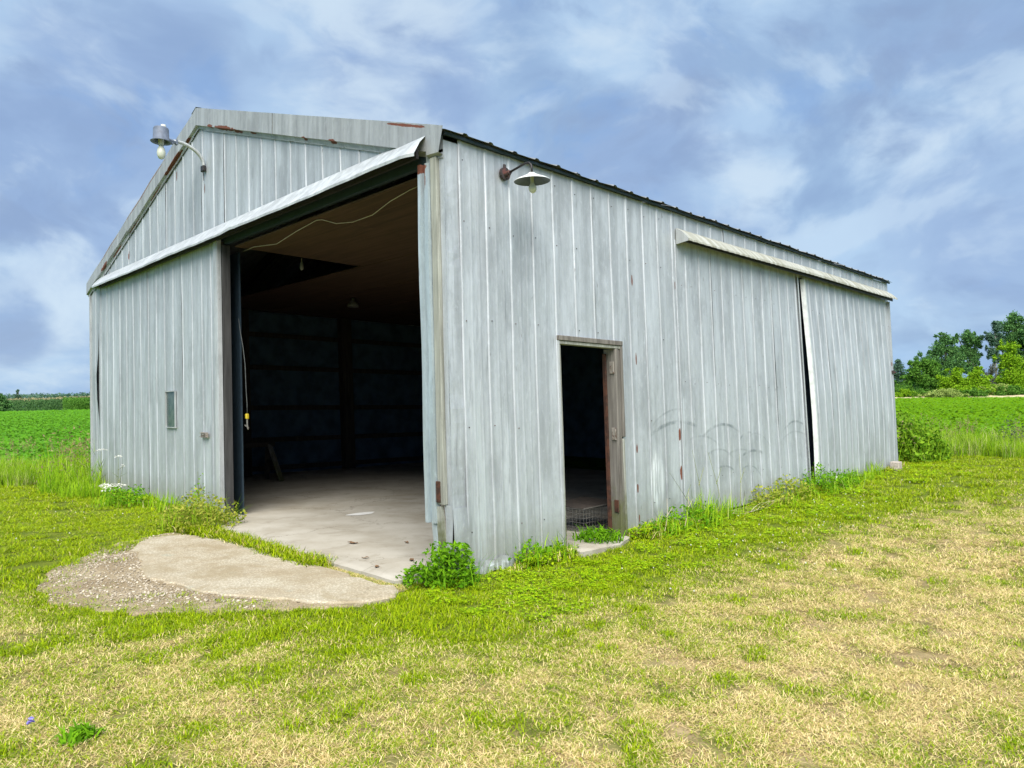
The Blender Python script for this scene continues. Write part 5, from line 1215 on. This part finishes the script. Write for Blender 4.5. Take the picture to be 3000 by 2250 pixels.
ht = lambda px, y, depth: 1.4287 + (hz(px) - y) / 2115.1 * depth
G1, G2 = 'trees beyond the soybean field', 'bushes along the field edge'
tree(2632, 150, ht(2632, 1052, 150), [(0, .80, .20, .20), (-.10, .62, .18, .2), (.12, .55, .17, .2), (.02, .4, .16, .16)], 1500, .42, M_tblue, 'small distant rounded tree showing just right of the barn', group=G1, seed=3)
tree(2712, 104, ht(2712, 1040, 104), [(0, .80, .22, .18), (-.25, .62, .24, .2), (.18, .62, .24, .22), (-.05, .42, .30, .22), (.25, .35, .22, .2)], 3600, .34, M_tmid, 'round mid green tree left of the tall dark trees', group=G1, seed=5)
tree(2772, 118, ht(2772, 968, 118), [(.0, .86, .13, .13), (-.10, .72, .17, .16), (.10, .70, .15, .14), (-.22, .56, .19, .15), (.04, .52, .22, .18), (.20, .48, .15, .14), (-.06, .34, .26, .16)], 5200, .36, M_tdark, 'dark green dense tree with pointed top right of the round tree', group=G1, seed=7, trunk=.3)
tree(2842, 120, ht(2842, 963, 120), [(-.03, .86, .15, .13), (.10, .80, .10, .12), (-.06, .66, .13, .14), (.08, .60, .09, .10), (.02, .45, .12, .12)], 3000, .36, M_tdark, 'dark open tree with leaning trunk and gaps in its crown', group=G1, seed=9, trunk=.3, lean=.03)
tree(2858, 108, ht(2858, 1040, 108), [(0, .86, .06, .14), (0, .62, .14, .16), (-.02, .40, .22, .18), (.03, .2, .26, .15)], 1700, .3, M_tdark, 'small pointed conifer in front of the dark trees', 'conifer', group=G1, seed=11)
tree(2918, 118, ht(2918, 938, 118), [(.02, .9, .08, .09), (-.06, .78, .09, .09), (.05, .72, .10, .10), (-.05, .58, .08, .09), (.05, .50, .07, .07)], 2200, .34, M_tblue, 'tall thin open tree with pale bare lower trunk', group=G1, seed=13, trunk=.15, bark=M_barkpale)
tree(2972, 122, ht(2972, 905, 122), [(0, .90, .10, .10), (-.07, .80, .11, .11), (.08, .78, .12, .11), (-.03, .66, .14, .13), (.12, .60, .13, .12), (-.12, .58, .08, .09), (.03, .48, .16, .13), (0, .32, .15, .14)], 5200, .38, M_tdark, 'tallest dark green tree at the right edge', group=G1, seed=15, trunk=.36)
tree(3040, 120, ht(3040, 925, 120), [(0, .86, .12, .12), (-.10, .72, .14, .13), (.10, .70, .13, .13), (0, .55, .2, .16), (0, .35, .2, .16)], 3800, .38, M_tdark, 'dark tree partly cut by the right edge of the view', group=G1, seed=16, trunk=.34)
tree(2962, 103, ht(2962, 993, 103), [(0, .86, .15, .14), (-.05, .66, .18, .18), (.08, .62, .18, .16), (0, .40, .26, .22), (.1, .22, .3, .18)], 3600, .3, M_tbright, 'bright yellow green tall bush before the tallest dark tree', 'tall_shrub', group=G1, seed=17)
tree(3012, 104, ht(3012, 1058, 104), [(0, .75, .35, .25), (-.2, .45, .4, .3), (.3, .4, .4, .3)], 2600, .3, M_tbright, 'bright green round bush at the right edge', 'tall_shrub', group=G1, seed=18)
tree(2800, 100, ht(2800, 1075, 100), [(0, .75, .26, .25), (-.3, .52, .26, .28), (.25, .5, .28, .3), (0, .35, .4, .3)], 3000, .28, M_tbright, 'bright green spreading bush below the dark dense tree', 'tall_shrub', group=G1, seed=19)
tree(2862, 99, ht(2862, 1072, 99), [(0, .78, .22, .22), (-.18, .5, .28, .28), (.2, .5, .28, .28), (0, .3, .4, .28)], 2600, .28, M_tbright, 'bright rounded bush right of the spreading bush', 'tall_shrub', group=G1, seed=21)
tree(2904, 110, ht(2904, 1062, 110), [(0, .8, .2, .2), (-.15, .55, .25, .25), (.15, .5, .25, .28), (0, .3, .3, .25)], 1100, .26, M_tgrey, 'grey half dead bush below the thin open tree', 'tall_shrub', group=G1, seed=23)
tree(2668, 112, ht(2668, 1100, 112), [(0, .7, .4, .3), (-.4, .5, .4, .3), (.5, .55, .45, .32), (0, .35, .7, .3)], 2600, .32, M_tmid, 'wide dark bush at the foot of the distant rounded tree', 'tall_shrub', group=G1, seed=25)
tree(2730, 108, ht(2730, 1098, 108), [(0, .7, .4, .3), (-.4, .4, .4, .3), (.4, .4, .4, .3)], 1800, .3, M_tdark, 'dark bush below the round mid green tree', 'tall_shrub', group=G1, seed=26)
for i, (px, y, dp, mat, lab) in enumerate([(2638, 1128, 98, M_tmid, 'low bush just right of the barn at the field edge'), (2655, 1137, 97, M_tbright, 'small bright bush at the field edge near the barn'), (2694, 1138, 97, M_tmid, 'low green bush right of the small bright bush'), (2745, 1138, 96, M_tpale, 'pale low bush left of the whitish bush'), (2777, 1137, 95, M_tpale, 'whitish green low bush at the field edge'), (2815, 1128, 97, M_tbright, 'bright low bush right of the whitish bush'), (2850, 1135, 96, M_tmid, 'dark low bush between the bright low bushes'), (2890, 1124, 98, M_tbright, 'bright low bush below the grey bush'), (2925, 1122, 98, M_tpale, 'pale low bush under the tall yellow green bush'), (2960, 1128, 97, M_tmid, 'green low bush near the right edge'), (2993, 1122, 98, M_tbright, 'bright low bush at the right edge of the field edge row'), (3030, 1125, 98, M_tmid, 'low bush beyond the right edge')]):
    tree(px, dp, ht(px, y, dp), [(0, .62, .62, .4), (-.7, .45, .62, .4), (.7, .45, .62, .42)], 1000, .24, mat, lab, 'low_bush', group=G2, trunk=0.0, seed=40 + i)
# stubble strip along the field edge
x0, y0 = dirpt(2560, 95); x1, y1 = dirpt(3150, 95); mb = MB(); V = []
for i in range(13):
    t = i / 12; x, y = x0 + (x1 - x0) * t, y0 + (y1 - y0) * t
    for q in (0, 1.0, 2.6, 3.4): V.append((x + fw.x * q, y + fw.y * q, gh(x, y) + (0.02, .42, .5, .1)[(0, 1, 2, 3)[int(q > .5) + int(q > 2) + int(q > 3)]] + .08 * math.sin(i * 2.1)))
mb.add(V, [(4 * i + j, 4 * i + j + 1, 4 * i + j + 5, 4 * i + j + 4) for i in range(12) for j in range(3)])
tag(mb.build('stubble_strip', M_stubble), kind='structure')
# left: dark tree, fir, corn, hedge, far treeline
tree(2, 118, ht(2, 1148, 118), [(0, .72, .3, .28), (-.25, .5, .35, .3), (.2, .45, .3, .3), (0, .25, .4, .25)], 2400, .34, M_tdark, 'dark rounded tree cut by the left edge of the view', group='trees on the left horizon', seed=61)
tree(52, 150, ht(52, 1140, 150), [(0, .88, .06, .12), (0, .68, .14, .14), (0, .46, .24, .16), (0, .24, .32, .16)], 1500, .3, M_tblue, 'dark fir standing over the corn on the left horizon', 'fir_tree', group='trees on the left horizon', seed=63)
def patch(name, px0, px1, d0, d1, h, dens, size, mat, lab, seed, kind='stuff', cat='crop', zlo=0.0):
    r = np.random.default_rng(seed); n_ = dens; t = r.uniform(0, 1, n_); dp = r.uniform(d0, d1, n_); px = px0 + (px1 - px0) * t
    dx = fw.x + r2.x * (px - 1500) / 2115.1; dy = fw.y + r2.y * (px - 1500) / 2115.1; x = CAM.x + dx * dp; y = CAM.y + dy * dp
    hh = h * (0.85 + .3 * vnoise(x * .15, y * .15, seed, 3)); z = ground_h(x, y) - .1 + (zlo + (1 - zlo) * r.uniform(0, 1, n_) ** .7) * hh
    o = link(name, leafmesh(name, [leaves(np.stack([x, y, z], -1), .2, size, seed, 2.0, .3)], mat)); return tag(o, lab, cat, None, kind)
patch('corn_field', -120, 330, 128, 150, 2.1, 14000, .36, M_corn, 'dark green corn rows behind the left soybean field', 71)
patch('corn_tassels', -120, 330, 134, 175, 2.5, 7000, .34, M_tassel, 'tan tassels over the corn on the left', 72, zlo=.75)
patch('corn_field', 185, 330, 120, 130, 2.4, 7000, .34, M_tmid, 'brighter green block of corn against the barn on the left', 73)
patch('distant_treeline', -300, 420, 480, 560, 9.0, 9000, 1.7, M_tblue, 'hazy low treeline along the left horizon', 74, cat='trees')
patch('distant_treeline', 2560, 3300, 300, 340, 7.0, 6000, 1.2, M_tblue, 'far low treeline behind the bushes on the right', 75, cat='trees')
